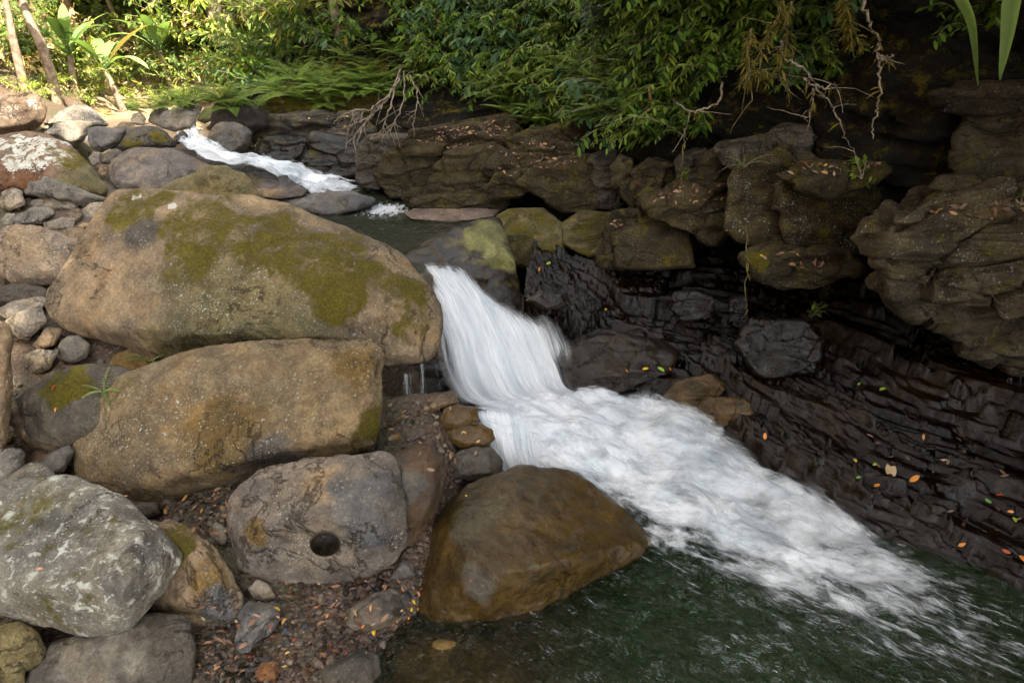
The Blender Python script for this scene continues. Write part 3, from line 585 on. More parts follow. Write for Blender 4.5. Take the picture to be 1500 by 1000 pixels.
rock('pale wet stone lapped by the pool at the gravel edge', [(505, 912), (514, 888), (545, 870), (576, 862), (596, 880), (588, 905), (545, 925), (515, 924)], 'stone', 'stone', tint='pale', zb=.05, D=.25, lean=.2, lich=.05, spots=[('dark', 585, 880, 22), ('wet', 550, 915, 40)])
rock('dark rock at the bottom of the frame half under water', [(452, 1015), (470, 980), (500, 960), (532, 949), (556, 960), (566, 1030), (452, 1030)], tint='dark', zb=-.1, D=.35, lean=.2, wet=.3)
rock('small orange brown stone on the leaf strewn gravel', [(373, 984), (384, 969), (402, 968), (412, 980), (404, 996), (380, 998)], 'stone', 'stone', tint='rust', zb=0, D=.08, sub=4)
rock('flat pale stone slipped under the holed boulder', [(362, 862), (378, 848), (394, 858), (404, 874), (392, 882), (372, 876)], 'stone', 'stone', tint='pale', zb=.06, D=.1, sub=4)
rock('dark stone wedged beside the holed boulder and the pool', [(562, 850), (590, 818), (606, 824), (609, 842), (590, 852), (560, 858)], 'stone', 'stone', tint='slate', zb=.05, D=.15, wet=.6)
rock('flat grey stone in the gap above the brown wedged rock', [(306, 776), (316, 764), (330, 772), (334, 790), (326, 800), (312, 790)], 'stone', 'stone', tint='grey', zb=.2, D=.12, sub=4)
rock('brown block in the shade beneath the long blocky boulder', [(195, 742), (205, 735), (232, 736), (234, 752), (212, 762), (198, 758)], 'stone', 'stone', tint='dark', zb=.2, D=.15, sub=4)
rock('broad drowned brown rock under the clear shallow water', [(560, 1000), (570, 945), (640, 925), (730, 940), (790, 975), (800, 1040), (560, 1060)], tint='gold', zb=-.27, D=.5, lean=.4, lich=0, wet=.3)

# --- ledges and blocks of the far bank
def ledge(label, o, Y, **k):
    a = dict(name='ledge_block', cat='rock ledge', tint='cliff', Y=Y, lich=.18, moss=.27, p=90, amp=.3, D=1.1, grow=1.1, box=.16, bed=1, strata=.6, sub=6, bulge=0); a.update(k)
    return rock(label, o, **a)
ledge('dark wet block of rock by the foot of the upper cascade', [(526, 262), (529, 216), (545, 205), (602, 204), (600, 230), (570, 250), (556, 276), (530, 274)], 8.7, D=.9, tint='dark', wetz=1.2)
ledge('rounded undercut ledge block mossy on its shoulder', [(551, 238), (572, 221), (612, 222), (648, 230), (645, 262), (618, 292), (576, 287), (556, 266)], 8.4, D=.9, moss=.22)
ledge('long leaf strewn top slab of the mossy ledges', [(588, 214), (608, 196), (660, 190), (730, 180), (750, 188), (745, 204), (660, 220), (600, 226)], 8.55, D=1.0, moss=.25)
ledge('high narrow slab at the back of the mossy ledges', [(595, 205), (640, 188), (700, 178), (740, 166), (755, 175), (745, 190), (660, 200), (600, 212)], 9.1, D=.9, moss=.4)
ledge('broad stepped ledge block above the flat pinkish slab', [(622, 288), (640, 245), (654, 228), (716, 212), (738, 226), (740, 268), (720, 290), (640, 293)], 8.15, D=1.1, sub=6, moss=.24)
ledge('thin plinth of rock under the broad stepped ledge', [(608, 296), (640, 288), (722, 286), (736, 296), (728, 304), (616, 304)], 8.0, D=.7, bulge=.05)
ledge('small green mossy nose of rock beside the stepped ledge', [(716, 274), (728, 258), (770, 248), (784, 268), (760, 286), (724, 288)], 7.75, D=.8, moss=.3)
ledge('leaf strewn sloping slab below the hanging ferns', [(716, 246), (740, 222), (800, 205), (845, 212), (850, 232), (790, 250), (735, 262)], 8.1, D=1.0, moss=.25)
ledge('big smooth mossy block with a slanting top edge', [(763, 268), (776, 254), (812, 238), (868, 229), (884, 262), (898, 290), (862, 310), (826, 307), (800, 285)], 7.4, D=1.0, sub=6, moss=.3, strata=.2)
ledge('green mossy block in shade beneath the slant topped one', [(822, 334), (850, 312), (892, 314), (900, 365), (862, 374), (828, 356)], 7.05, D=.8, moss=.45, tint='olive', strata=.2)
ledge('dark green mossy rock behind the dome at the waterfall', [(732, 318), (752, 309), (794, 309), (818, 328), (822, 366), (784, 388), (744, 384)], 6.95, D=.8, moss=.5, tint='olive', strata=.1)
ledge('pale edged stepped block at the mouth of the cave', [(884, 335), (894, 320), (938, 316), (940, 345), (910, 385), (884, 382)], 6.35, D=.6, strata=1.2)
ledge('mossy blunt block jutting out above the dark cave', [(902, 345), (936, 330), (1004, 338), (1010, 388), (930, 392), (905, 390)], 6.25, D=.9, moss=.3, strata=.2)
ledge('upright mossy fin of rock behind the jutting block', [(935, 335), (938, 290), (950, 280), (985, 300), (990, 345)], 6.4, D=.5, moss=.5)
ledge('flat topped block with fallen leaves on its step', [(948, 290), (1000, 276), (1066, 288), (1070, 334), (1042, 352), (990, 332), (960, 316)], 6.1, D=.9, strata=.8)
ledge('rough knob of rock under the yellow green fern sprig', [(1026, 240), (1050, 222), (1080, 236), (1078, 266), (1050, 277), (1028, 266)], 6.25, D=.8)
ledge('narrow upright stone in the cleft of the cliff', [(894, 246), (908, 228), (926, 234), (924, 266), (906, 274)], 6.9, D=.6, strata=.2)
ledge('leaning slab beside the cleft in the cliff', [(925, 285), (932, 250), (950, 236), (975, 244), (965, 275), (940, 300)], 6.6, D=.6, moss=.25)
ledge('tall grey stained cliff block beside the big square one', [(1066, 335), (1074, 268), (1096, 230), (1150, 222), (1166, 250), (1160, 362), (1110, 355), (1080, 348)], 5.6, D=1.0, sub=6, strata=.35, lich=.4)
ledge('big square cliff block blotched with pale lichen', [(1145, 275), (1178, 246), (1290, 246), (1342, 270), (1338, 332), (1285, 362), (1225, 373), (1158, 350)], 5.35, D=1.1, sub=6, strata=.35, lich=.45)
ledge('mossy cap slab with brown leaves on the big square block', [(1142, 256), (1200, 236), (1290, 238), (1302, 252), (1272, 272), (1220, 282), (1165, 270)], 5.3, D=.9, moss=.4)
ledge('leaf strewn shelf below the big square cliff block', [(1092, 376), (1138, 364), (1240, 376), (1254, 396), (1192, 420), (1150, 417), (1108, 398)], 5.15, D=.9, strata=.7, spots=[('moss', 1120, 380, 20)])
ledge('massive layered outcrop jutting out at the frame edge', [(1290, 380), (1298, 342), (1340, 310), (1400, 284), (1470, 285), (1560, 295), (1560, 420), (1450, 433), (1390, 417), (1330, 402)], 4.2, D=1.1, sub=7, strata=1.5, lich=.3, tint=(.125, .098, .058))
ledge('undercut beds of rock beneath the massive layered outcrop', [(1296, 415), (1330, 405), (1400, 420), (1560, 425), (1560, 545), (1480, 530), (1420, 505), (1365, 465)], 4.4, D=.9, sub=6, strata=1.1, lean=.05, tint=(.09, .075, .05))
ledge('reddish brown squared block high in the dark cliff', [(1256, 150), (1275, 138), (1345, 134), (1372, 160), (1368, 215), (1345, 236), (1265, 232)], 5.8, D=.9, tint=(.075, .05, .03), lich=.1, strata=.2)
ledge('rounded block high at the frame edge above the outcrop', [(1402, 200), (1425, 160), (1470, 150), (1560, 150), (1560, 285), (1460, 278), (1408, 255)], 4.85, D=1.0, sub=6, tint=(.085, .07, .04), strata=.3)
ledge('long ceiling slab over the rounded block', [(1370, 138), (1420, 128), (1560, 126), (1560, 156), (1440, 160), (1390, 156)], 4.9, D=.9, tint=(.05, .036, .022))
ledge('small stone lodged between outcrop and rounded block', [(1362, 275), (1380, 258), (1420, 258), (1440, 276), (1400, 288)], 4.65, D=.6)
ledge('pale lodged rock on the back of the layered outcrop', [(1345, 312), (1365, 286), (1405, 282), (1420, 300), (1390, 316)], 4.5, D=.6)
ledge('mossy slab in shade behind the leaf strewn sloping slab', [(745, 205), (840, 182), (930, 195), (925, 235), (850, 242), (760, 228)], 8.35, moss=.4)
ledge('dark stone filling the cleft behind the slant topped block', [(868, 238), (902, 225), (908, 305), (880, 305)], 7.35, tint='dark')
ledge('dim slab behind the narrow upright stone of the cleft', [(905, 265), (960, 238), (1004, 250), (994, 292), (930, 302)], 6.75, moss=.3)
ledge('dark block behind the rough knob of rock', [(996, 238), (1032, 222), (1040, 290), (1000, 290)], 6.55, tint='dark')
ledge('long dark slab behind the mossy cap slab', [(1060, 215), (1150, 192), (1262, 196), (1262, 240), (1150, 240), (1080, 245)], 6.05, tint='dark', moss=.3)
ledge('black recessed block past the mossy cap slab', [(1288, 238), (1370, 232), (1400, 262), (1360, 300), (1310, 300)], 5.6, tint='black')
ledge('wet black cube of rock in the cave mouth', [(984, 452), (990, 432), (1020, 428), (1042, 436), (1038, 464), (1002, 468)], 5.75, D=.5, tint='black', wet=1, lich=0, moss=0)
ledge('wet slate stub beside the hanging root', [(1068, 470), (1072, 440), (1092, 438), (1096, 466), (1086, 480)], 5.7, D=.4, tint='black', wet=1, lich=0, moss=0)
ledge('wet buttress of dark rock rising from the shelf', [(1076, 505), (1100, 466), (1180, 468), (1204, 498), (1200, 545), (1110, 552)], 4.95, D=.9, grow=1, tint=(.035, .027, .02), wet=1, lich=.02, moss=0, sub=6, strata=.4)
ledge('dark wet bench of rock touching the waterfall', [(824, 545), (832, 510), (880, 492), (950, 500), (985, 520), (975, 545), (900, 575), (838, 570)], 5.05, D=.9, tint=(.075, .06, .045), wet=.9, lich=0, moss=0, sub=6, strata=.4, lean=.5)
ledge('golden topped wet step at the foam edge', [(975, 585), (990, 560), (1040, 550), (1060, 570), (1035, 598), (1000, 604)], 4.85, D=.5, tint='gold', wet=.8, lich=0, moss=0, strata=.3)
ledge('low wet flat step beyond the foaming crest', [(1020, 606), (1040, 582), (1090, 588), (1100, 605), (1070, 622), (1040, 622)], 4.6, D=.5, tint='gold', wet=.8, lich=0, moss=0, strata=.3)
ledge('mossy stepped bank of strata above the upper cascade', [(385, 200), (392, 178), (440, 168), (520, 172), (540, 190), (530, 215), (440, 222), (395, 216)], 9.9, D=1.2, tint='dark', moss=.3, strata=1.0)
ledge('dark wet lower rock bed along the upper cascade', [(385, 225), (395, 208), (470, 205), (530, 212), (530, 250), (480, 262), (430, 245)], 9.3, D=1.0, tint='black', wet=.7, lich=0, strata=.8)
ledge('green mossy terrace among ferns over the upper cascade', [(372, 165), (400, 140), (470, 120), (540, 128), (560, 150), (520, 175), (420, 180)], 10.6, D=1.4, moss=.7, strata=.6)
ledge('fern covered mossy step high above the upper cascade', [(420, 135), (450, 108), (520, 90), (600, 98), (610, 125), (540, 140)], 11.2, D=1.4, moss=.8, strata=.4)

# --- filler stones that pack the gaps of the near bank
fillbvh = BVHTree.FromPolygons([tuple(v) for v in gv], [tuple(int(i) for i in f) for f in gf])
def cast(bvh, px, py):
    d = ray(px, py).normalized(); return bvh.ray_cast(Vector((0, 0, CAMZ)), d)
protoR = []
for k in range(6):
    dirs, F = ico(4); sc = np.array([1, .8, .55]) * (1 + .25 * RNG.randn(3) * .6)
    P = RNG.randn(14, 3); P /= np.linalg.norm(P, axis=1)[:, None]; N, Dn = planes([Vector(v) for v in P])
    A = np.maximum(dirs @ N.T, 0) / Dn; r = (A ** 14).sum(1) ** (-1 / 14)
    W = dirs * r[:, None] * sc; W += dirs * (.07 * fbm(W * 1.7, 3, 300 + k))[:, None]
    tn = np.tile(list(TINTS.values())[[0, 1, 2, 5, 6, 7][k]], (len(W), 1))
    protoR.append(mesh('stone', W, F, M_ROCK, attrs={'tint': tn, 'mask': np.tile((.05, .3, .0), (len(W), 1))}))
zones = [((0, 425), (140, 500), 22), ((0, 180), (140, 345), 40), ((300, 700), (340, 790), 16), ((120, 140), (260, 240), 40), ((0, 640), (110, 720), 12), ((560, 585), (640, 660), 22), ((640, 690), (690, 760), 8), ((180, 730), (330, 800), 16), ((250, 890), (350, 960), 10), ((0, 500), (170, 600), 20)]
nf = 0
for (x0, y0), (x1, y1), n in zones:
    for _ in range(n):
        h = cast(fillbvh, random.uniform(x0, x1), random.uniform(y0, y1))
        if h[0] is None or h[0].z < .05: continue
        o = link('stone', random.choice(protoR), None, h[0] + Vector((0, 0, .01))); s = random.uniform(5, 17) / FPX * h[0].length * .62
        o.scale = (s, s, s); o.rotation_euler = (random.uniform(-.4, .4), random.uniform(-.4, .4), random.uniform(0, 6.3))
        tag(o, 'small rough stone packed in a gap between the boulders', 'stone', 'small stones packing the gaps')

# --- gravel and leaf litter: nobody could count them
def gravel():
    dirs, F = ico(1); V, FF, T, n = [], [], [], 0
    cols = np.array([(.12, .09, .07), (.20, .16, .13), (.10, .10, .11), (.17, .09, .05), (.26, .22, .18), (.07, .05, .04)])
    for (x0, y0, x1, y1, m) in ((270, 830, 640, 1000, 1500), (220, 700, 350, 800, 350), (560, 600, 700, 720, 260), (0, 260, 160, 460, 160), (600, 800, 640, 930, 120), (560, 930, 900, 1000, 200)):
        for _ in range(m):
            h = cast(fillbvh, random.uniform(x0, x1), random.uniform(y0, y1))
            if h[0] is None: continue
            s = random.uniform(.006, .02) * (1.8 if random.random() < .12 else 1); A = np.array(Matrix.Rotation(random.uniform(0, 6.3), 3, 'Z'))
            W = (dirs * (1 + .25 * RNG.randn(len(dirs), 1)) * np.array([1, random.uniform(.5, 1), random.uniform(.3, .7)]) * s) @ A.T + np.array(h[0]) + (0, 0, s * .2)
            V.append(W); FF.append(F + n); n += len(W); T.append(np.tile(cols[random.randrange(6)], (len(W), 1)))
    V, T = np.concatenate(V), np.concatenate(T)
    tag(link('gravel', mesh('gravel', V, np.concatenate(FF), M_ROCK, attrs={'tint': T, 'mask': np.tile((0, .05, .25), (len(V), 1))})), 'wet brown gravel between the boulders', 'gravel', kind='stuff')
gravel()

allV, allF, off_ = [gv, cv, sh], [list(map(tuple, gf)), list(map(tuple, cf)), list(map(tuple, sf))], 0
for W, F in ROCKS: allV.append(W); allF.append(list(map(tuple, F)))
VV, FF = [], []
for v, f in zip(allV, allF):
    FF += [tuple(int(i) + off_ for i in q) for q in f]; VV.append(v); off_ += len(v)
SCENE = BVHTree.FromPolygons(np.concatenate(VV).tolist(), FF)
BANK = BVHTree.FromPolygons(np.concatenate([gv, cv]).tolist(), [tuple(int(i) for i in f) for f in gf] + [tuple(int(i) + len(gv) for i in f) for f in cf])

class LM:                                # collects leaf blades and tubes
    def __init__(s): s.V, s.F, s.L, s.M = [], [], [], []
    def blade(s, b, d, up, ln, wd, droop=.3, n=3, lv=None, fold=.15, mat=0, tip=.0):
        b, d, up = Vector(b), Vector(d).normalized(), Vector(up)
        side = d.cross(up); side = side.normalized() if side.length > 1e-3 else Vector((1, 0, 0))
        lv = random.random() if lv is None else lv; k0 = len(s.V); p = b.copy(); dd = d.copy()
        for i in range(n + 1):
            t = i / n; wv = wd * .5 * (math.sin(math.pi * min(1, (t * .92 + .05))) ** .8 if i < n else tip)
            nu = side.cross(dd).normalized()
            s.V += [p - side * wv + nu * fold * wv, p, p + side * wv + nu * fold * wv]; s.L += [lv] * 3
            if i < n:
                a = k0 + i * 3; s.F += [(a, a + 1, a + 4, a + 3), (a + 1, a + 2, a + 5, a + 4)]; s.M += [mat, mat]
            p = p + dd * (ln / n); dd = (dd + Vector((0, 0, -droop / n))).normalized()
        return p
    def tube(s, pts, r0, r1, k=5, mat=1, lv=.5):
        pts = [Vector(p) for p in pts]; k0 = len(s.V); m = len(pts)
        for i, p in enumerate(pts):
            d = (pts[min(i + 1, m - 1)] - pts[max(i - 1, 0)]).normalized(); a = d.orthogonal().normalized(); b = d.cross(a); r = r0 + (r1 - r0) * i / (m - 1)
            for j in range(k):
                q = 2 * math.pi * j / k; s.V.append(p + (a * math.cos(q) + b * math.sin(q)) * r); s.L.append(lv)
        for i in range(m - 1):
            for j in range(k):
                a, b = k0 + i * k + j, k0 + i * k + (j + 1) % k; s.F.append((a, b, b + k, a + k)); s.M.append(mat)
    def mesh(s, name, mats): return mesh(name, [v[:] for v in s.V], s.F, mats, attrs={'lv': s.L}, fmat=s.M)

def curve(b, d, ln, droop, n=6, wob=0):
    p, d = Vector(b), Vector(d).normalized(); out = [p.copy()]
    for i in range(n):
        p = p + d * (ln / n); out.append(p.copy())
        d = (d + Vector((random.gauss(0, wob), random.gauss(0, wob), -droop / n + random.gauss(0, wob)))).normalized()
    return out
def along(pts, t):
    x = t * (len(pts) - 1); i = min(int(x), len(pts) - 2); return pts[i].lerp(pts[i + 1], x - i), (pts[i + 1] - pts[i]).normalized()

def shrub(seed, mat, stems=9, ln=.8, leaves=16, ll=.12, lw=.045, droop=.8, upw=.9):
    random.seed(seed); m = LM()
    for _ in range(stems):
        a = random.uniform(0, 6.28); q = curve((0, 0, 0), (math.cos(a), math.sin(a), upw * random.uniform(.4, 1.6)), ln * random.uniform(.6, 1.15), droop, 6, .06)
        m.tube(q, .006, .002, 3)
        for i in range(leaves):
            t = .2 + .8 * (i + random.random()) / leaves; p, d = along(q, min(t, 1)); u = Vector((random.gauss(0, 1), random.gauss(0, 1), random.gauss(.2, .8)))
            dd = (d * .8 + u.cross(d).normalized() * random.choice((-1, 1)) + Vector((0, 0, -.15)))
            m.blade(p, dd, Vector((random.gauss(0, .4), random.gauss(0, .4), 1)), ll * random.uniform(.6, 1.3), lw * random.uniform(.7, 1.2), .6, 2)
    return m.mesh('shrub', [mat, M_TWIG])
def fern(seed, mat, fronds=9, ln=.7, pin=22, pl=.13, pw=.022, droop=1.1, upw=1.1):
    random.seed(seed); m = LM()
    for k in range(fronds):
        a = 6.28 * k / fronds + random.uniform(-.3, .3); l2 = ln * random.uniform(.7, 1.15)
        q = curve((0, 0, 0), (math.cos(a), math.sin(a), upw * random.uniform(.5, 1.3)), l2, droop, 9, .02); m.tube(q, .004, .0015, 3); lv = random.random() * .9
        for i in range(pin):
            t = .12 + .88 * i / pin; p, d = along(q, t); side = d.cross(Vector((0, 0, 1))).normalized(); w = pl * math.sin(math.pi * min(1, .16 + .84 * t) ** .8) * l2 / .7 + .008
            for sg in (-1, 1):
                m.blade(p, side * sg + d * .45, Vector((0, 0, 1)), w, pw, .5, 2, lv + random.uniform(-.04, .04))
    return m.mesh('fern', [mat, M_TWIG])
def hanger(seed, mat, stems=12, ln=.62, leaves=15, ll=.14, lw=.036):
    random.seed(seed); m = LM()          # arching sprays whose leaves hang, growing out of a wall along -Y
    for _ in range(stems):
        q = curve((random.gauss(0, .12), 0, random.gauss(0, .1)), (random.gauss(0, .7), -1, random.uniform(-.1, 1.1)), ln * random.uniform(.5, 1.2), 1.2, 7, .06); m.tube(q, .006, .002, 3)
        for i in range(leaves):
            t = .12 + .88 * (i + random.random()) / leaves; p, d = along(q, min(t, 1)); s = random.choice((-1, 1)); side = d.cross(Vector((0, 0, 1))); side = side.normalized() if side.length > .05 else Vector((1, 0, 0))
            m.blade(p, side * s * .8 + d * .7 + Vector((0, random.gauss(0, .3), random.gauss(-.3, .3))), Vector((random.gauss(0, .3), -.6, .8)), ll * random.uniform(.6, 1.25), lw * random.uniform(.8, 1.2), .5, 3)
    return m.mesh('hanging_shrub', [mat, M_TWIG])

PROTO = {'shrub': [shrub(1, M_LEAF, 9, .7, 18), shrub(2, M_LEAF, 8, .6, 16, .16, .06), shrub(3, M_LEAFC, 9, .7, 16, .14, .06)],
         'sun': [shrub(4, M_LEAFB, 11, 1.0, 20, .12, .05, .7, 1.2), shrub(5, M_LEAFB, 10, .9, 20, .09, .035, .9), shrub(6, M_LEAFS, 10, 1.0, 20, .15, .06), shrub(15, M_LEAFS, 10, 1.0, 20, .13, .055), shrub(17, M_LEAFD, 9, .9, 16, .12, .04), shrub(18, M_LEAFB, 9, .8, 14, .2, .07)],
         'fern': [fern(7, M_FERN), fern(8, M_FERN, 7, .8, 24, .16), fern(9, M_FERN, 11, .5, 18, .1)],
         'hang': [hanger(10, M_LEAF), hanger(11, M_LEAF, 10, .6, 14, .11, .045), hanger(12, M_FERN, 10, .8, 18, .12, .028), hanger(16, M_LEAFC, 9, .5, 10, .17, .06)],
         'tiny': [shrub(13, M_FERN, 5, .12, 5, .05, .022, .6, 1.4), fern(14, M_FERN, 6, .2, 10, .05, .012)]}
def facing(n, tilt=1.0):                 # rotation that turns a plant's -Y to the outward side of a wall
    return math.atan2(n.x, -n.y)
def plant(kind, name, px, py, s, label, group, bvh=None, lift=0, wall=False, cat=None, out=0):
    h = cast(bvh or BANK, px, py)
    if h[0] is None: return None
    n = h[1] if h[1].dot(ray(px, py)) < 0 else -h[1]
    o = link(name, random.choice(PROTO[kind]), None, h[0] + Vector((0, 0, lift)) + Vector((n.x, n.y, 0)) * out)
    if wall: o.rotation_euler = (random.uniform(-.2, .2), 0, facing(n) + random.uniform(-.5, .5))
    else:
        tl = (Vector((0, 0, 1)) + n * .2).normalized(); o.rotation_euler = (tl.to_track_quat('Z', 'Y') @ Matrix.Rotation(random.uniform(0, 6.3), 4, 'Z').to_quaternion()).to_euler()
    k = s * random.uniform(.75, 1.25); o.scale = (k, k, k)
    return tag(o, label, cat or name.replace('_', ' '), group)
def inpoly(x, y, P):
    c = False
    for (x1, y1), (x2, y2) in zip(P, P[1:] + P[:1]):
        if (y1 > y) != (y2 > y) and x < (x2 - x1) * (y - y1) / (y2 - y1) + x1: c = not c
    return c
def scatter(kind, name, poly, n, s, label, group, **k):
    xs, ys = [p[0] for p in poly], [p[1] for p in poly]; c = 0
    while c < n:
        x, y = random.uniform(min(xs), max(xs)), random.uniform(min(ys), max(ys))
        if inpoly(x, y, poly): plant(kind, name, x, y, s, label, group, **k); c += 1
random.seed(21)
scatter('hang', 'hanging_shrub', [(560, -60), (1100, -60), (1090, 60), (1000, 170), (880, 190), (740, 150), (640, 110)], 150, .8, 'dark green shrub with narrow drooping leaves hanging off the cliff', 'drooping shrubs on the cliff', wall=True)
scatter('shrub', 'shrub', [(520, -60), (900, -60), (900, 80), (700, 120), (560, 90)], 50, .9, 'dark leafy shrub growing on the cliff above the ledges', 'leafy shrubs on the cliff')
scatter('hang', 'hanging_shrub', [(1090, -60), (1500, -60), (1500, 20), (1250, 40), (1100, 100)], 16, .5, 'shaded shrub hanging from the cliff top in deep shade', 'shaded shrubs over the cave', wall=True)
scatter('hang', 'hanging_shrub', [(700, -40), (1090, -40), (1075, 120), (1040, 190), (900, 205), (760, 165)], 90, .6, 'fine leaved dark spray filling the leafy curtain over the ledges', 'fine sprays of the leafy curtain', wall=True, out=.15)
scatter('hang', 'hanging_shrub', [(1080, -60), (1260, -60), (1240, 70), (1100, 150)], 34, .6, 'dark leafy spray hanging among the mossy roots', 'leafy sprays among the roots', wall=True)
scatter('fern', 'fern', [(390, 150), (440, 90), (560, 70), (640, 90), (600, 140), (470, 160)], 70, .6, 'bright green fern on the mossy terrace above the upper cascade', 'ferns on the terrace', bvh=SCENE)
scatter('fern', 'fern', [(720, 150), (800, 80), (950, 90), (980, 165), (800, 195)], 44, .72, 'arching fern hanging from the cliff over the ledges', 'ferns on the cliff', out=.3)
scatter('shrub', 'shrub', [(330, 60), (480, 20), (560, 60), (450, 110), (390, 150), (340, 150)], 44, .95, 'bluish green broad leaved shrub at the foot of the far slope', 'shrubs of the far slope')
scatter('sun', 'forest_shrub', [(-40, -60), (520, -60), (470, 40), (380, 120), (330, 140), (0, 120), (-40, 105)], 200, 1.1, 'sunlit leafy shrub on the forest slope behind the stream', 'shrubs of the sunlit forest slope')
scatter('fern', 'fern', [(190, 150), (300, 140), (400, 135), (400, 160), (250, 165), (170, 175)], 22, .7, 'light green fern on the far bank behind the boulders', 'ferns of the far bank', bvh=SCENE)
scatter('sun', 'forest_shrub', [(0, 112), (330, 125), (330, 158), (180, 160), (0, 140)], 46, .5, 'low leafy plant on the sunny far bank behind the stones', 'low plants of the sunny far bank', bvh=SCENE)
for px, py, lab in ((152, 575, 'tiny green plant beside the long blocky boulder'), (222, 530, 'tiny fern under the huge mossy boulder')):
    plant('tiny', 'seedling', px, py, .9, lab, None, bvh=SCENE)
for px, py, lab in ((1262, 262, 'seedling sprouting on the mossy cap slab'), (1262, 278, 'seedling sprouting just below the cap slab'), (1188, 465, 'bright seedling growing over the wet buttress'), (1002, 262, 'green sprig hanging by the flat topped block'), (1090, 245, 'yellow green tuft above the tall stained block'), (1495, 300, 'little plant on the back of the layered outcrop')):
    plant('tiny', 'seedling', px, py, 1.2, lab, None, bvh=SCENE)

# --- banana plants
def banana(px, py, h, nl, ll, label, seed, dry=False):
    h *= 1.35 if py < 120 else 1.0
    random.seed(seed); g = cast(BANK, px, py)[0]
    root = tag(link('banana_plant', None, None, g), label, 'banana plant', 'banana plants on the far bank')
    m = LM(); q = curve((0, 0, -.1), (random.gauss(0, .12), random.gauss(0, .12), 1), h + .1, 0, 5, .02); m.tube(q, .085, .05, 8, 0); link('stem', m.mesh('stem', [M_BARK]), root)
    for i in range(nl):
        a = 6.28 * i / nl + random.uniform(-.4, .4); m = LM(); dr = random.uniform(.5, 1.5)
        b = curve(q[-1], (math.cos(a), math.sin(a), random.uniform(.5, 1.7)), .25, .2, 3); m.tube(b, .018, .012, 4, 0, .3)
        m.blade(b[-1], b[-1] - b[-2], Vector((0, 0, 1)), ll * random.uniform(.75, 1.15), ll * .21, dr, 9, random.uniform(.1, .94) if not (dry and i == 0) else .99, .22)
        link('leaf', m.mesh('leaf', [M_BANANA]), root)
    return root
banana(40, 150, 1.9, 9, 1.6, 'tall banana plant with huge bright leaves beside the leaning trunk', 31)
banana(110, 140, .75, 8, 1.0, 'low banana plant with spread leaves next to the leaning trunk', 32)
banana(182, 162, .85, 9, 1.05, 'banana plant with a withered brown leaf behind the stones', 33, True)
banana(258, 142, 1.0, 8, 1.05, 'banana plant with broad flat leaves right of the withered one', 34)
banana(200, 95, 1.1, 9, 1.2, 'upright banana plant higher on the slope', 35)
banana(155, 85, .8, 8, 1.1, 'banana plant with dark leaves half hidden on the slope', 36)
banana(345, 45, .9, 7, .95, 'pale leaved banana plant at the slope foot under trees', 37)
banana(415, 60, 1.2, 7, 1.2, 'banana plant with long hanging leaves over dry thatch', 38)

# --- trees: trunks in view, crowns above the frame
def tree(path, r0, r1, label, seed, crown=1.8, mat=M_BARK, group='forest tree trunks', leaves=420, lmat=None, ll=.3):
    random.seed(seed); b = Vector(path[0]); root = tag(link('tree', None, None, b), label, 'tree', group)
    m = LM(); pts = catmull([list(Vector(p) - b) for p in path], 16); m.tube([Vector(p) for p in pts], r0, r1, 9, 0); link('trunk', m.mesh('trunk', [mat]), root)
    m = LM(); c = Vector(pts[-1])
    for _ in range(14):
        d = Vector((random.gauss(0, 1), random.gauss(0, 1), random.gauss(.3, .6))).normalized(); q = curve(c, d, crown * random.uniform(.6, 1.1), .3, 5, .08); m.tube(q, r1 * .5, .01, 5)
        for i in range(leaves // 14):
            p, e = along(q, random.uniform(.3, 1)); p = p + Vector((random.gauss(0, 1), random.gauss(0, 1), random.gauss(0, .7))) * crown * .16
            m.blade(p, Vector((random.gauss(0, 1), random.gauss(0, 1), random.gauss(-.3, .5))), Vector((random.gauss(0, .5), random.gauss(0, .5), 1)), ll * random.uniform(.6, 1.3), ll * .45, .5, 2)
    link('crown', m.mesh('crown', [lmat or M_LEAF, mat]), root)
    return root
def gat(px, py): return cast(BANK, px, py)[0]
g = gat(84, 150); tree([g - Vector((0, 0, .2)), at(66, 80, g.y), at(28, -10, g.y), at(-40, -250, g.y + .5), at(-60, -420, g.y + 1)], .095, .06, 'slim leaning tree trunk beside the banana plants', 41)
g = gat(335, 45); tree([g - Vector((0, 0, .3)), at(318, 10, g.y), at(285, -60, g.y), at(250, -300, g.y)], .34, .2, 'thick pale sunlit trunk slanting up on the slope', 42, mat=simple('pale_bark', (.35, .24, .17), (.6, .46, .34), 6))
g = gat(372, 70); tree([g - Vector((0, 0, .2)), at(360, 10, g.y), at(350, -60, g.y), at(352, -300, g.y)], .09, .06, 'thin dark trunk at the edge of the shaded slope', 43)
g = gat(120, 60); tree([g - Vector((0, 0, .2)), at(95, 0, g.y), at(80, -100, g.y), at(70, -300, g.y)], .13, .08, 'reddish lit trunk behind the tall banana plant', 44, mat=simple('red_bark', (.22, .12, .08), (.45, .28, .18), 6))
g = gat(500, 60); tree([g - Vector((0, 0, .2)), at(488, 0, g.y), at(470, -90, g.y), at(440, -300, g.y)], .1, .06, 'dark slim trunk rising from the fern terrace', 45)

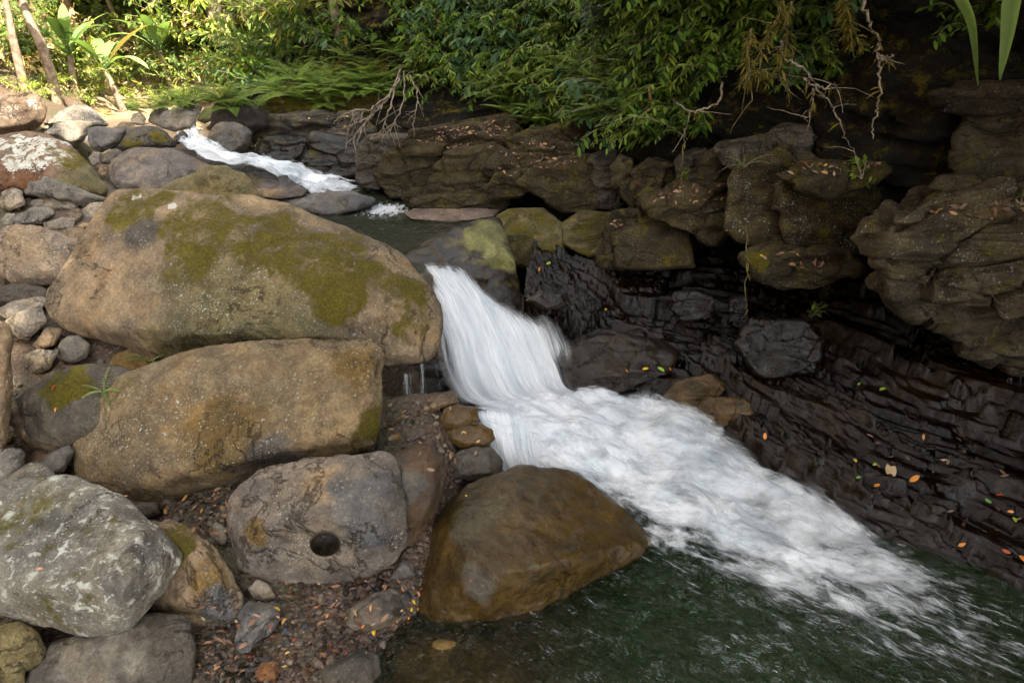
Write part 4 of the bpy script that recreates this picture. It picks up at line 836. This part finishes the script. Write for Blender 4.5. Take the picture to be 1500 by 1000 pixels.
# unseen trees added on the cliff top to shade the stream and dim the sky
for k, (x, y, zc, cr) in enumerate(((4.8, .6, 11.5, 3.6), (3.4, 4.0, 11.0, 3.6), (1.8, 7.4, 11.0, 3.0), (5.4, -2.8, 11.8, 3.6), (5.4, -6.0, 12.5, 3.8), (2.6, -8.5, 13.5, 3.8), (2.7, -.8, 15.5, 3.2), (4.6, 2.4, 15.0, 3.0), (2.0, -3.4, 15.5, 3.2))):
    tree([(x + 2.6, y + .8, 8.5), (x + 2.0, y + .6, 9.5), (x + .8, y + .2, zc - .8), (x, y, zc)], .26, .12, 'unseen broad crowned tree added on the cliff top to shade the stream', 60 + k, crown=cr, group='added shade trees on the cliff top', leaves=4200, ll=.36)

# --- dead branch, hanging roots and vines
def twigs(name, label, paths, r, mat, cat, fuzz=0, seed=1, kids=0):
    random.seed(seed); b = Vector(paths[0][0]); m = LM()
    for P in paths:
        q = [Vector(v) - b for v in catmull([list(v) for v in P], max(10, len(P) * 6))]
        q = [v + Vector((random.gauss(0, 1), random.gauss(0, 1), random.gauss(0, 1))) * .008 for v in q]
        m.tube(q, r, r * .35, 5, 0)
        for _ in range(kids):
            p, d = along(q, random.uniform(.3, .98)); c = curve(p, d + Vector((random.gauss(0, .7), random.gauss(0, .7), random.gauss(-.1, .6))), random.uniform(.1, .35), .4, 5, .12); m.tube(c, r * .4, r * .15, 4, 0)
        for _ in range(int(fuzz)):
            p, d = along(q, random.uniform(.05, .75)); m.blade(p, Vector((random.gauss(0, .6), random.gauss(0, .6), random.gauss(-.7, .5))), Vector((random.gauss(0, 1), random.gauss(0, 1), .3)), random.uniform(.03, .11), .012, .8, 2, None, .1, 1)
    return tag(link(name, m.mesh(name, [mat, M_ROOTLEAF]), None, b), label, cat)
M_ROOTLEAF = leaf_material('hanging_moss', (.05, .04, .008), (.17, .14, .025), trans=.2, rough=.8, spec=.1)
Yb = 8.3
twigs('dead_branch', 'bare dead branch with forked twigs drooping over the ledges', [[at(588, 96, Yb), at(575, 130, Yb - .1), at(548, 165, Yb - .3), at(505, 190, Yb - .4)], [at(585, 110, Yb), at(572, 150, Yb - .2), at(560, 190, Yb - .3), at(540, 205, Yb - .4)],
      [at(592, 105, Yb), at(590, 150, Yb - .1), at(570, 195, Yb - .3)], [at(578, 130, Yb), at(545, 158, Yb - .2), at(510, 165, Yb - .3), at(490, 180, Yb - .35)], [at(600, 110, Yb), at(612, 140, Yb - .1), at(605, 185, Yb - .2)], [at(560, 155, Yb - .1), at(530, 185, Yb - .3), at(515, 205, Yb - .4)]], .012, M_TWIG, 'branch', 0, 5, 9)
Yr = 4.75
twigs('hanging_root', 'mossy root festoon hanging at the edge of the cave', [[at(1150, -40, Yr), at(1140, 30, Yr), at(1120, 60, Yr), at(1108, 140, Yr)], [at(1160, 0, Yr), at(1150, 60, Yr), at(1142, 90, Yr), at(1155, 140, Yr)], [at(1100, 40, Yr), at(1095, 90, Yr), at(1102, 150, Yr)], [at(1085, 120, Yr), at(1110, 105, Yr), at(1150, 115, Yr)]], .010, M_ROOT, 'root', 130, 6, 5)
twigs('hanging_root', 'pale forked root reaching down towards the cap slab', [[at(1145, 60, Yr), at(1150, 85, Yr), at(1175, 100, Yr), at(1200, 135, Yr), at(1215, 150, Yr), at(1232, 180, Yr), at(1240, 205, Yr), at(1255, 230, Yr)], [at(1190, 130, Yr), at(1192, 150, Yr), at(1180, 180, Yr)], [at(1180, 115, Yr), at(1205, 128, Yr), at(1225, 126, Yr)]], .009, M_TWIG, 'root', 10, 7, 3)
twigs('hanging_root', 'long root with a mossy upper end dangling past the reddish block', [[at(1268, -40, Yr), at(1268, 20, Yr), at(1285, 60, Yr), at(1288, 85, Yr), at(1290, 120, Yr), at(1288, 150, Yr), at(1280, 175, Yr), at(1278, 205, Yr)], [at(1288, 86, Yr), at(1300, 84, Yr), at(1308, 82, Yr)]], .012, M_TWIG, 'root', 12, 8, 1)
twigs('hanging_root', 'thick mossy root drooping beside the long dangling one', [[at(1236, -40, Yr), at(1240, 20, Yr), at(1250, 45, Yr), at(1262, 62, Yr), at(1276, 68, Yr)], [at(1238, 0, Yr), at(1244, 40, Yr), at(1254, 62, Yr)]], .012, M_ROOT, 'root', 150, 9, 3)
twigs('hanging_root', 'thin straight root hanging in front of the cave', [[at(1094, 330, 5.0), at(1094, 380, 5.0), at(1092, 430, 5.0), at(1094, 460, 5.0)]], .007, M_ROOT, 'root', 6, 10)
twigs('hanging_root', 'thin root hanging over the flat topped block', [[at(1004, 190, 5.6), at(1000, 230, 5.6), at(999, 270, 5.6), at(1001, 300, 5.6)]], .006, M_ROOT, 'root', 8, 11)
twigs('hanging_root', 'pale bent root sticking out of the fern wall', [[at(1060, 120, 5.4), at(1050, 150, 5.4), at(1020, 162, 5.4), at(995, 155, 5.4), at(985, 145, 5.4)]], .010, M_TWIG, 'root', 12, 12, 3)
def strap(P, wd, label, seed):
    random.seed(seed); m = LM(); b = Vector(P[0]); q = [Vector(v) - b for v in catmull([list(v) for v in P], 14)]
    for i, p in enumerate(q):
        t = i / 13; wv = wd * (1 - t ** 2.2) * .5 + .001; m.V += [p + Vector((-wv, 0, 0)), p + Vector((0, -.012, 0)), p + Vector((wv, 0, .0))]; m.L += [.5, .2, .8]
        if i: a = (i - 1) * 3; m.F += [(a, a + 1, a + 4, a + 3), (a + 1, a + 2, a + 5, a + 4)]; m.M += [0, 0]
    tag(link('strap_leaf', m.mesh('strap_leaf', [M_LEAFS]), None, b), label, 'leaf')
strap([at(1490, -60, 3.6), at(1482, 0, 3.6), at(1474, 60, 3.6), at(1464, 118, 3.6)], .10, 'long strap leaf tapering to a point against the dark cliff', 1)
strap([at(1390, -40, 3.7), at(1408, 0, 3.7), at(1424, 40, 3.75), at(1432, 125, 3.8)], .075, 'folded strap leaf bending down against the dark cliff', 2)

# --- fallen leaves
def leafmesh(name, mat, n=3):
    m = LM(); m.blade((-.5, 0, 0), (1, 0, .18), (0, 0, 1), 1, .48, .35, 5, .5, .25); return m.mesh(name, [mat])
LFM = {k: leafmesh('fallen_leaf', v) for k, v in M_LF.items()}
COLN = {'yellow': 'yellow', 'orange': 'orange', 'red': 'dark red', 'green': 'green', 'lime': 'lime green', 'pink': 'pinkish', 'tan': 'pale tan'}
random.seed(77)
def fallen(px, py, s, c, label, group=None, rz=None):
    h = cast(SCENE, px, py)
    if h[0] is None: return
    n = h[1] if h[1].dot(ray(px, py)) < 0 else -h[1]; n = (n + Vector((0, 0, .3))).normalized()
    o = link('fallen_leaf', LFM[c], None, h[0] + n * .006); k = .68 * s / FPX * (h[0] - Vector((0, 0, CAMZ))).length; o.scale = (k, k, k)
    o.rotation_euler = (n.to_track_quat('Z', 'Y') @ Matrix.Rotation(random.uniform(0, 6.3) if rz is None else rz, 4, 'Z').to_quaternion()).to_euler()
    tag(o, label, 'leaf', group)
for px, py, s, c, l in ((1121, 639, 15, 'orange', 'orange leaf stuck on the wet shelf by the foam'), (1305, 690, 38, 'tan', 'big curled pale tan leaf on the wet shelf'), (1293, 571, 16, 'lime', 'lime green leaf at the back of the shelf'), (1259, 563, 9, 'lime', 'small lime leaf near the cave floor'),
    (1285, 710, 12, 'orange', 'orange leaf just below the curled tan one'), (1253, 675, 11, 'yellow', 'yellow leaf beside the curled tan one'), (1282, 681, 14, 'lime', 'narrow yellow green leaf touching the curled tan one'), (1258, 699, 10, 'green', 'dark green leaf below the curled tan one'), (1340, 700, 20, 'orange', 'rusty leaf past the stalk of the curled tan one'),
    (1409, 797, 13, 'orange', 'orange leaf at the shelf edge above the rapids'), (1474, 807, 13, 'red', 'dark red leaf on the lower shelf'), (1486, 762, 13, 'lime', 'lime leaf on the lower shelf'), (1480, 749, 10, 'orange', 'little orange leaf just above the lime one'), (1448, 733, 12, 'green', 'green leaf on the wet lower shelf'), (1465, 726, 13, 'red', 'red leaf next to the green one on the shelf'), (1498, 820, 18, 'orange', 'orange leaf cut by the frame edge'),
    (945, 541, 16, 'yellow', 'yellow leaf on the wet bench by the fall'), (968, 542, 18, 'lime', 'yellow green leaf on the wet bench by the fall'), (981, 541, 8, 'orange', 'small orange leaf on the wet bench'), (917, 543, 8, 'orange', 'orange speck of a leaf on the wet bench'), (887, 454, 10, 'yellow', 'golden leaf on the dark wet rocks behind the fall'), (791, 395, 12, 'orange', 'orange leaf in the shade behind the dome rock'), (803, 386, 12, 'lime', 'green leaf in the shade behind the dome rock'),
    (605, 882, 11, 'yellow', 'yellow leaf between holed boulder and golden rock'), (612, 870, 12, 'pink', 'pinkish leaf in the gap beside the golden rock'), (602, 893, 10, 'yellow', 'lowest yellow leaf in the gap by the golden rock'), (547, 926, 16, 'yellow', 'yellow leaf floating by the pale wet stone'), (472, 957, 14, 'orange', 'round orange leaf on the gravel'), (483, 881, 14, 'pink', 'pink leaf under the holed boulder'), (405, 893, 15, 'yellow', 'yellow leaf on the grey twisted stone'),
    (658, 669, 15, 'tan', 'pale leaf stuck among wet rocks by the fall'), (690, 850, 6, 'red', 'tiny red leaf on the golden rock'), (59, 834, 12, 'pink', 'orange pink leaf lying on the speckled boulder'), (80, 568, 12, 'red', 'rusty leaf on the mossy boulder in the hollow'), (82, 600, 8, 'orange', 'small orange leaf on the lumpy tan rock'), (184, 728, 12, 'pink', 'curled pinkish leaf at the rim of the speckled boulder'), (872, 212, 10, 'tan', 'pale curled leaf on the ledge below the ferns'), (1115, 375, 9, 'yellow', 'yellow leaf on the shelf below the big square block'), (683, 727, 8, 'yellow', 'yellow leaf at the corner of the golden rock')):
    fallen(px, py, s, c, l)
for (x0, y0, x1, y1, n, lab, grp) in ((440, 850, 620, 960, 26, 'scattered coloured leaf on the gravel below the holed boulder', 'leaves on the gravel'), (285, 900, 440, 1000, 14, 'brown leaf on the gravel by the grey twisted stone', 'leaves by the twisted stone')):
    for _ in range(n): fallen(random.uniform(x0, x1), random.uniform(y0, y1), random.uniform(5, 10), random.choice(('red', 'tan', 'pink', 'orange', 'red', 'tan')), lab, grp)
def litter():
    m = LM(); random.seed(91)
    for (P, n) in (([(590, 200), (660, 185), (745, 175), (750, 200), (660, 220)], 170), ([(700, 215), (860, 200), (850, 240), (740, 260)], 170), ([(950, 275), (1060, 270), (1060, 300), (960, 300)], 60), ([(1150, 235), (1290, 235), (1270, 255), (1160, 258)], 90), ([(1110, 365), (1230, 375), (1190, 395), (1120, 385)], 40), ([(1340, 300), (1500, 295), (1500, 325), (1350, 325)], 60),
                   ([(890, 318), (935, 316), (930, 330), (895, 332)], 30), ([(600, 303), (730, 302), (715, 318), (610, 320)], 20), ([(380, 180), (540, 165), (540, 190), (400, 195)], 60), ([(270, 880), (600, 850), (560, 960), (300, 1000)], 110), ([(1100, 620), (1500, 620), (1500, 800), (1250, 720)], 35), ([(560, 590), (720, 590), (680, 730), (560, 660)], 40), ([(400, 100), (640, 80), (600, 150), (400, 170)], 120), ([(220, 690), (350, 700), (330, 790), (240, 770)], 80)):
        xs, ys = [p[0] for p in P], [p[1] for p in P]; c = 0
        while c < n:
            x, y = random.uniform(min(xs), max(xs)), random.uniform(min(ys), max(ys))
            if not inpoly(x, y, P): continue
            c += 1; h = cast(SCENE, x, y)
            if h[0] is None: continue
            nn = h[1] if h[1].dot(ray(x, y)) < 0 else -h[1]
            if nn.z < .25: continue
            a = random.uniform(0, 6.3); d = Vector((math.cos(a), math.sin(a), 0)); d = (d - nn * d.dot(nn)).normalized()
            l = random.uniform(.022, .06); m.blade(h[0] + nn * random.uniform(.004, .015) - d * l / 2, d + nn * random.uniform(0, .3), nn, l, l * random.uniform(.3, .5), random.uniform(-.5, .8), 3, random.random() ** 2.2, random.uniform(-.3, .9))
    tag(link('leaf_litter', m.mesh('leaf_litter', [M_LITTER])), 'dry brown leaf litter caught on the ledges and gravel', 'leaf litter', kind='stuff')
litter()

# ------------------------------------------------------------------ water
def sheet(name, rows, mat, nu=120, nv=260, lump=.03, dens=None, edge=(.12, .12), ends=(.06, .1), freq=(3, 1.2), seed=0, lift=0, parent=None):
    """rows across the flow (each a list of points, near bank to far bank) -> a flowing surface with u across and v along in metres"""
    k = max(len(r) for r in rows)
    R_ = np.array([catmull([list(v) for v in r], 24) for r in rows])
    G = catmull(R_, nv); G = np.transpose(catmull(np.transpose(G, (1, 0, 2)), nu), (1, 0, 2))        # nv x nu
    v = np.concatenate([[0], np.cumsum(np.linalg.norm(np.diff(G.mean(1), axis=0), axis=1))]); wd_ = np.linalg.norm(G[:, -1] - G[:, 0], axis=1)
    u = (np.linspace(0, 1, nu)[None] - .5) * wd_[:, None]; vv = np.repeat(v[:, None], nu, 1)
    du, dv = np.gradient(G, axis=1), np.gradient(G, axis=0); nn = np.cross(du, dv); nn /= np.linalg.norm(nn, axis=2)[:, :, None] + 1e-9; nn *= np.sign(nn[:, :, 2:3] + 1e-6)
    q = np.stack([u.ravel() * freq[0], vv.ravel() * freq[1], 0 * u.ravel() + seed * 3.1], 1); f = fbm(q, 3, 500 + seed, .5).reshape(nv, nu)
    s, t = np.linspace(0, 1, nu)[None], np.linspace(0, 1, nv)[:, None]
    e = sstep(0, edge[0], s) * sstep(0, edge[1], 1 - s) * sstep(0, ends[0], t + .3 * ends[0] if ends[0] < .02 else t) * sstep(0, ends[1], 1 - t)
    D_ = (1 if dens is None else np.interp(np.linspace(0, 1, nv), np.linspace(0, 1, len(dens)), dens)[:, None]) * e
    G = G + nn * ((f * lump) * (0.3 + .7 * e) + lift)[:, :, None]
    o = link(name, mesh(name, G.reshape(-1, 3), gridF(nv, nu), mat, uv=np.stack([u.ravel(), vv.ravel()], 1), attrs={'dens': D_.ravel()}), parent)
    return tag(o, kind='structure')
# lower pool
px_, py_ = axis(-7, 9, 260, 1.2, 1.5), axis(-8, 5.6, 260, 3.4, 1.8)
PX, PY = np.meshgrid(px_, py_, indexing='ij'); fxp, fyp = PX.ravel(), PY.ravel()
ax_a, ax_b = np.array(on(820, 640, 0)[:2]), np.array(on(1480, 930, 0)[:2]); axd = (ax_b - ax_a) / np.linalg.norm(ax_b - ax_a)
along_ = (fxp - ax_a[0]) * axd[0] + (fyp - ax_a[1]) * axd[1]; acr = (fxp - ax_a[0]) * axd[1] * -1 + (fyp - ax_a[1]) * axd[0]   # + towards the far bank
wq = np.stack([acr * 2.6, along_ * 1.5, 0 * acr], 1)
turb = np.exp(-((acr + .15) / .75) ** 2) * sstep(-1, .3, along_)
hz = (.022 + .035 * turb) * fbm(wq * 1.5, 4, 601) + .008 * fbm(wq * 6, 3, 611)
foam_glint = .62 * np.exp(-((acr + .05) / .55) ** 2) * sstep(-.6, .6, along_) * (1 - sstep(1.9, 4.5, along_)) + .27 * np.exp(-((acr + .9) / .8) ** 2) * sstep(-.9, .2, along_)  # second term whitens the near ripples in place of sky glints
gp = np.array(on(800, 960, 0)[:2]); foam_glint = foam_glint + .20 * np.exp(-(np.hypot(fxp - gp[0], fyp - gp[1]) / .5) ** 2)  # white patch painted where the ripples would glint
pool = link('lower_pool', mesh('lower_pool', np.stack([fxp, fyp, hz], 1), gridF(260, 260), M_POOL, uv=np.stack([acr, along_], 1), attrs={'dens': foam_glint, 'shal': (1 - sstep(-.1, .75, fxp)) * (1 - sstep(3.0, 3.9, fyp))})); tag(pool, kind='structure')
# upper pool and the water at the lip
ux, uy = np.linspace(-3.2, .25, 150), np.linspace(5.72, 8.9, 150); UX, UY = np.meshgrid(ux, uy, indexing='ij'); UX = -3.2 + (UX + 3.2) / 3.45 * (np.interp(UY, [5.7, 6.5, 7.0, 9], [-.22, -.15, .2, .25]) + 3.2)
uz = .985 + .05 * sstep(7.9, 8.5, UY.ravel()) + .008 * fbm(np.stack([UX.ravel() * 4, UY.ravel() * 4, 0 * UX.ravel()], 1), 4, 621) - .05 * (1 - sstep(5.72, 6.1, UY.ravel()))
fu = .75 * np.exp(-((np.hypot(UX.ravel() + 1.50, (UY.ravel() - 8.05) * 1.1)) / .28) ** 2) + .42 * np.exp(-((np.hypot(UX.ravel() + 1.55, (UY.ravel() - 7.75) * 1.0)) / .45) ** 2)
tag(link('upper_pool', mesh('upper_pool', np.stack([UX.ravel(), UY.ravel(), uz], 1), gridF(150, 150), M_UPOOL, uv=np.stack([UX.ravel(), UY.ravel()], 1), attrs={'dens': fu})), kind='structure')
# main fall
FALL = [[at(600, 385, 6.3), at(640, 390, 6.25), at(672, 398, 6.2)],
        [at(622, 410, 5.80), at(662, 400, 5.75), at(712, 428, 5.62)],
        [at(626, 445, 5.50), at(690, 440, 5.45), at(778, 470, 5.38)],
        [at(628, 490, 5.25), at(715, 485, 5.20), at(838, 490, 5.15)],
        [at(636, 540, 5.08), at(735, 535, 4.98), at(848, 538, 4.98)],
        [at(665, 585, 4.93), at(755, 580, 4.80), at(872, 575, 4.84)],
        [at(722, 606, 4.70), at(815, 606, 4.58), at(940, 592, 4.72)],
        [at(775, 640, 4.47), at(870, 638, 4.36), at(1000, 618, 4.56)]]
for s, (lf, ds) in enumerate(((0, [1.0, 1.25, 1.3, 1.3, 1.3, 1.3, 1.25, .8]), (.03, [.3, .65, .75, .8, .8, .9, .9, .5]), (.055, [.0, .45, .5, .55, .6, .7, .75, .4]))):
    sheet('waterfall', FALL, M_FALL, 150, 300, .03, ds, (.34, .42), (.05, .2), (4, .7), 1 + s, lf)
SIDE = [[at(766, 452, 5.45), at(781, 449, 5.44), at(798, 451, 5.45)], [at(780, 478, 5.28), at(801, 474, 5.26), at(824, 476, 5.28)], [at(790, 512, 5.11), at(817, 507, 5.09), at(843, 509, 5.10)], [at(795, 550, 4.96), at(825, 547, 4.94), at(852, 549, 4.95)]]
sheet('waterfall', SIDE, M_FALL, 70, 120, .02, [.35, .6, .7, .4], (.35, .45), (.25, .3), (9, 1.4), 7)
VEIL = [[on(690, 594, .36), on(760, 602, .40), on(835, 618, .37)], [on(704, 626, .30), on(766, 635, .33), on(845, 650, .31)], [on(717, 660, .19), on(775, 672, .24), on(855, 686, .24)], [on(730, 692, .08), on(792, 706, .13), on(872, 720, .17)], [on(740, 714, .01), on(812, 730, .08), on(900, 752, .12)]]
sheet('waterfall', VEIL, M_VEIL, 110, 130, .02, [1.15, 1.1, .95, .9, .6], (.12, .25), (.15, .3), (9, 1.2), 9)
sheet('waterfall', VEIL, M_VEIL, 110, 130, .02, [1.0, .9, .7, .7, .4], (.16, .25), (.15, .35), (9, 1.2), 10, .03)
# rapids running down into the pool
RAP = [[on(650, 592, .34), on(740, 580, .38), on(835, 568, .34)], [on(712, 640, .30), on(840, 615, .36), on(965, 580, .27)], [on(742, 690, .26), on(900, 650, .33), on(1052, 612, .22)], [on(830, 735, .20), on(960, 690, .27), on(1078, 650, .16)],
       [on(915, 790, .13), on(1060, 745, .21), on(1205, 716, .10)], [on(985, 832, .07), on(1150, 800, .15), on(1305, 788, .06)], [on(1080, 872, .03), on(1240, 845, .09), on(1392, 822, .03)], [on(1200, 915, .02), on(1330, 892, .05), on(1470, 872, .02)], [on(1330, 960, .0), on(1440, 945, .02), on(1560, 930, .0)]]
for s, (lf, ds) in enumerate(((0, [1.05, 1.1, 1.1, 1.0, .9, .76, .60, .45, .2]), (.03, [.85, .95, .95, .85, .68, .5, .36, .24, .1]), (.06, [.6, .8, .75, .55, .42, .30, .2, .1, .0]))):
    sheet('rapids', RAP, M_RAPID, 190, 420, .10, ds, (.42, .26), (.08, .25), (2.8, 2.2), 11 + s, lf)
# upper cascade
UPC = [[on(252, 202, 1.70), on(290, 184, 1.72)], [on(264, 214, 1.66), on(312, 204, 1.67)], [on(306, 232, 1.55), on(348, 226, 1.56)], [on(348, 243, 1.48), on(388, 228, 1.49)], [on(395, 255, 1.38), on(424, 238, 1.39)], [on(432, 274, 1.19), on(468, 252, 1.22)], [on(455, 287, 1.09), on(528, 268, 1.11)], [on(500, 292, 1.07), on(570, 278, 1.08)]]
for s, (lf, ds) in enumerate(((0, [.9, .95, 1, .95, 1, 1.05, .9, .25]), (.04, [.6, .6, .7, .7, .8, .9, .5, .05]))):
    sheet('upper_cascade', UPC, M_RAPID, 70, 220, .10, ds, (.32, .32), (.06, .2), (4, 2.6), 21 + s, lf)
# thin trickles under the huge boulder
for k, (x0, x1, y0, y1, dn) in enumerate(((552, 575, 560, 602, .45), (586, 608, 545, 600, .75), (612, 628, 528, 618, .62), (626, 660, 530, 575, .42))):
    sheet('trickle', [[at(x0, y0, 4.75), at(x1, y0, 4.75)], [at(x0, (y0 + y1) / 2, 4.70), at(x1, (y0 + y1) / 2, 4.70)], [at(x0 + 2, y1, 4.62), at(x1 + 4, y1, 4.62)]], M_TRICK, 40, 60, .01, [dn + .1, dn, dn * .8], (.4, .4), (.1, .2), (14, 1), 31 + k)
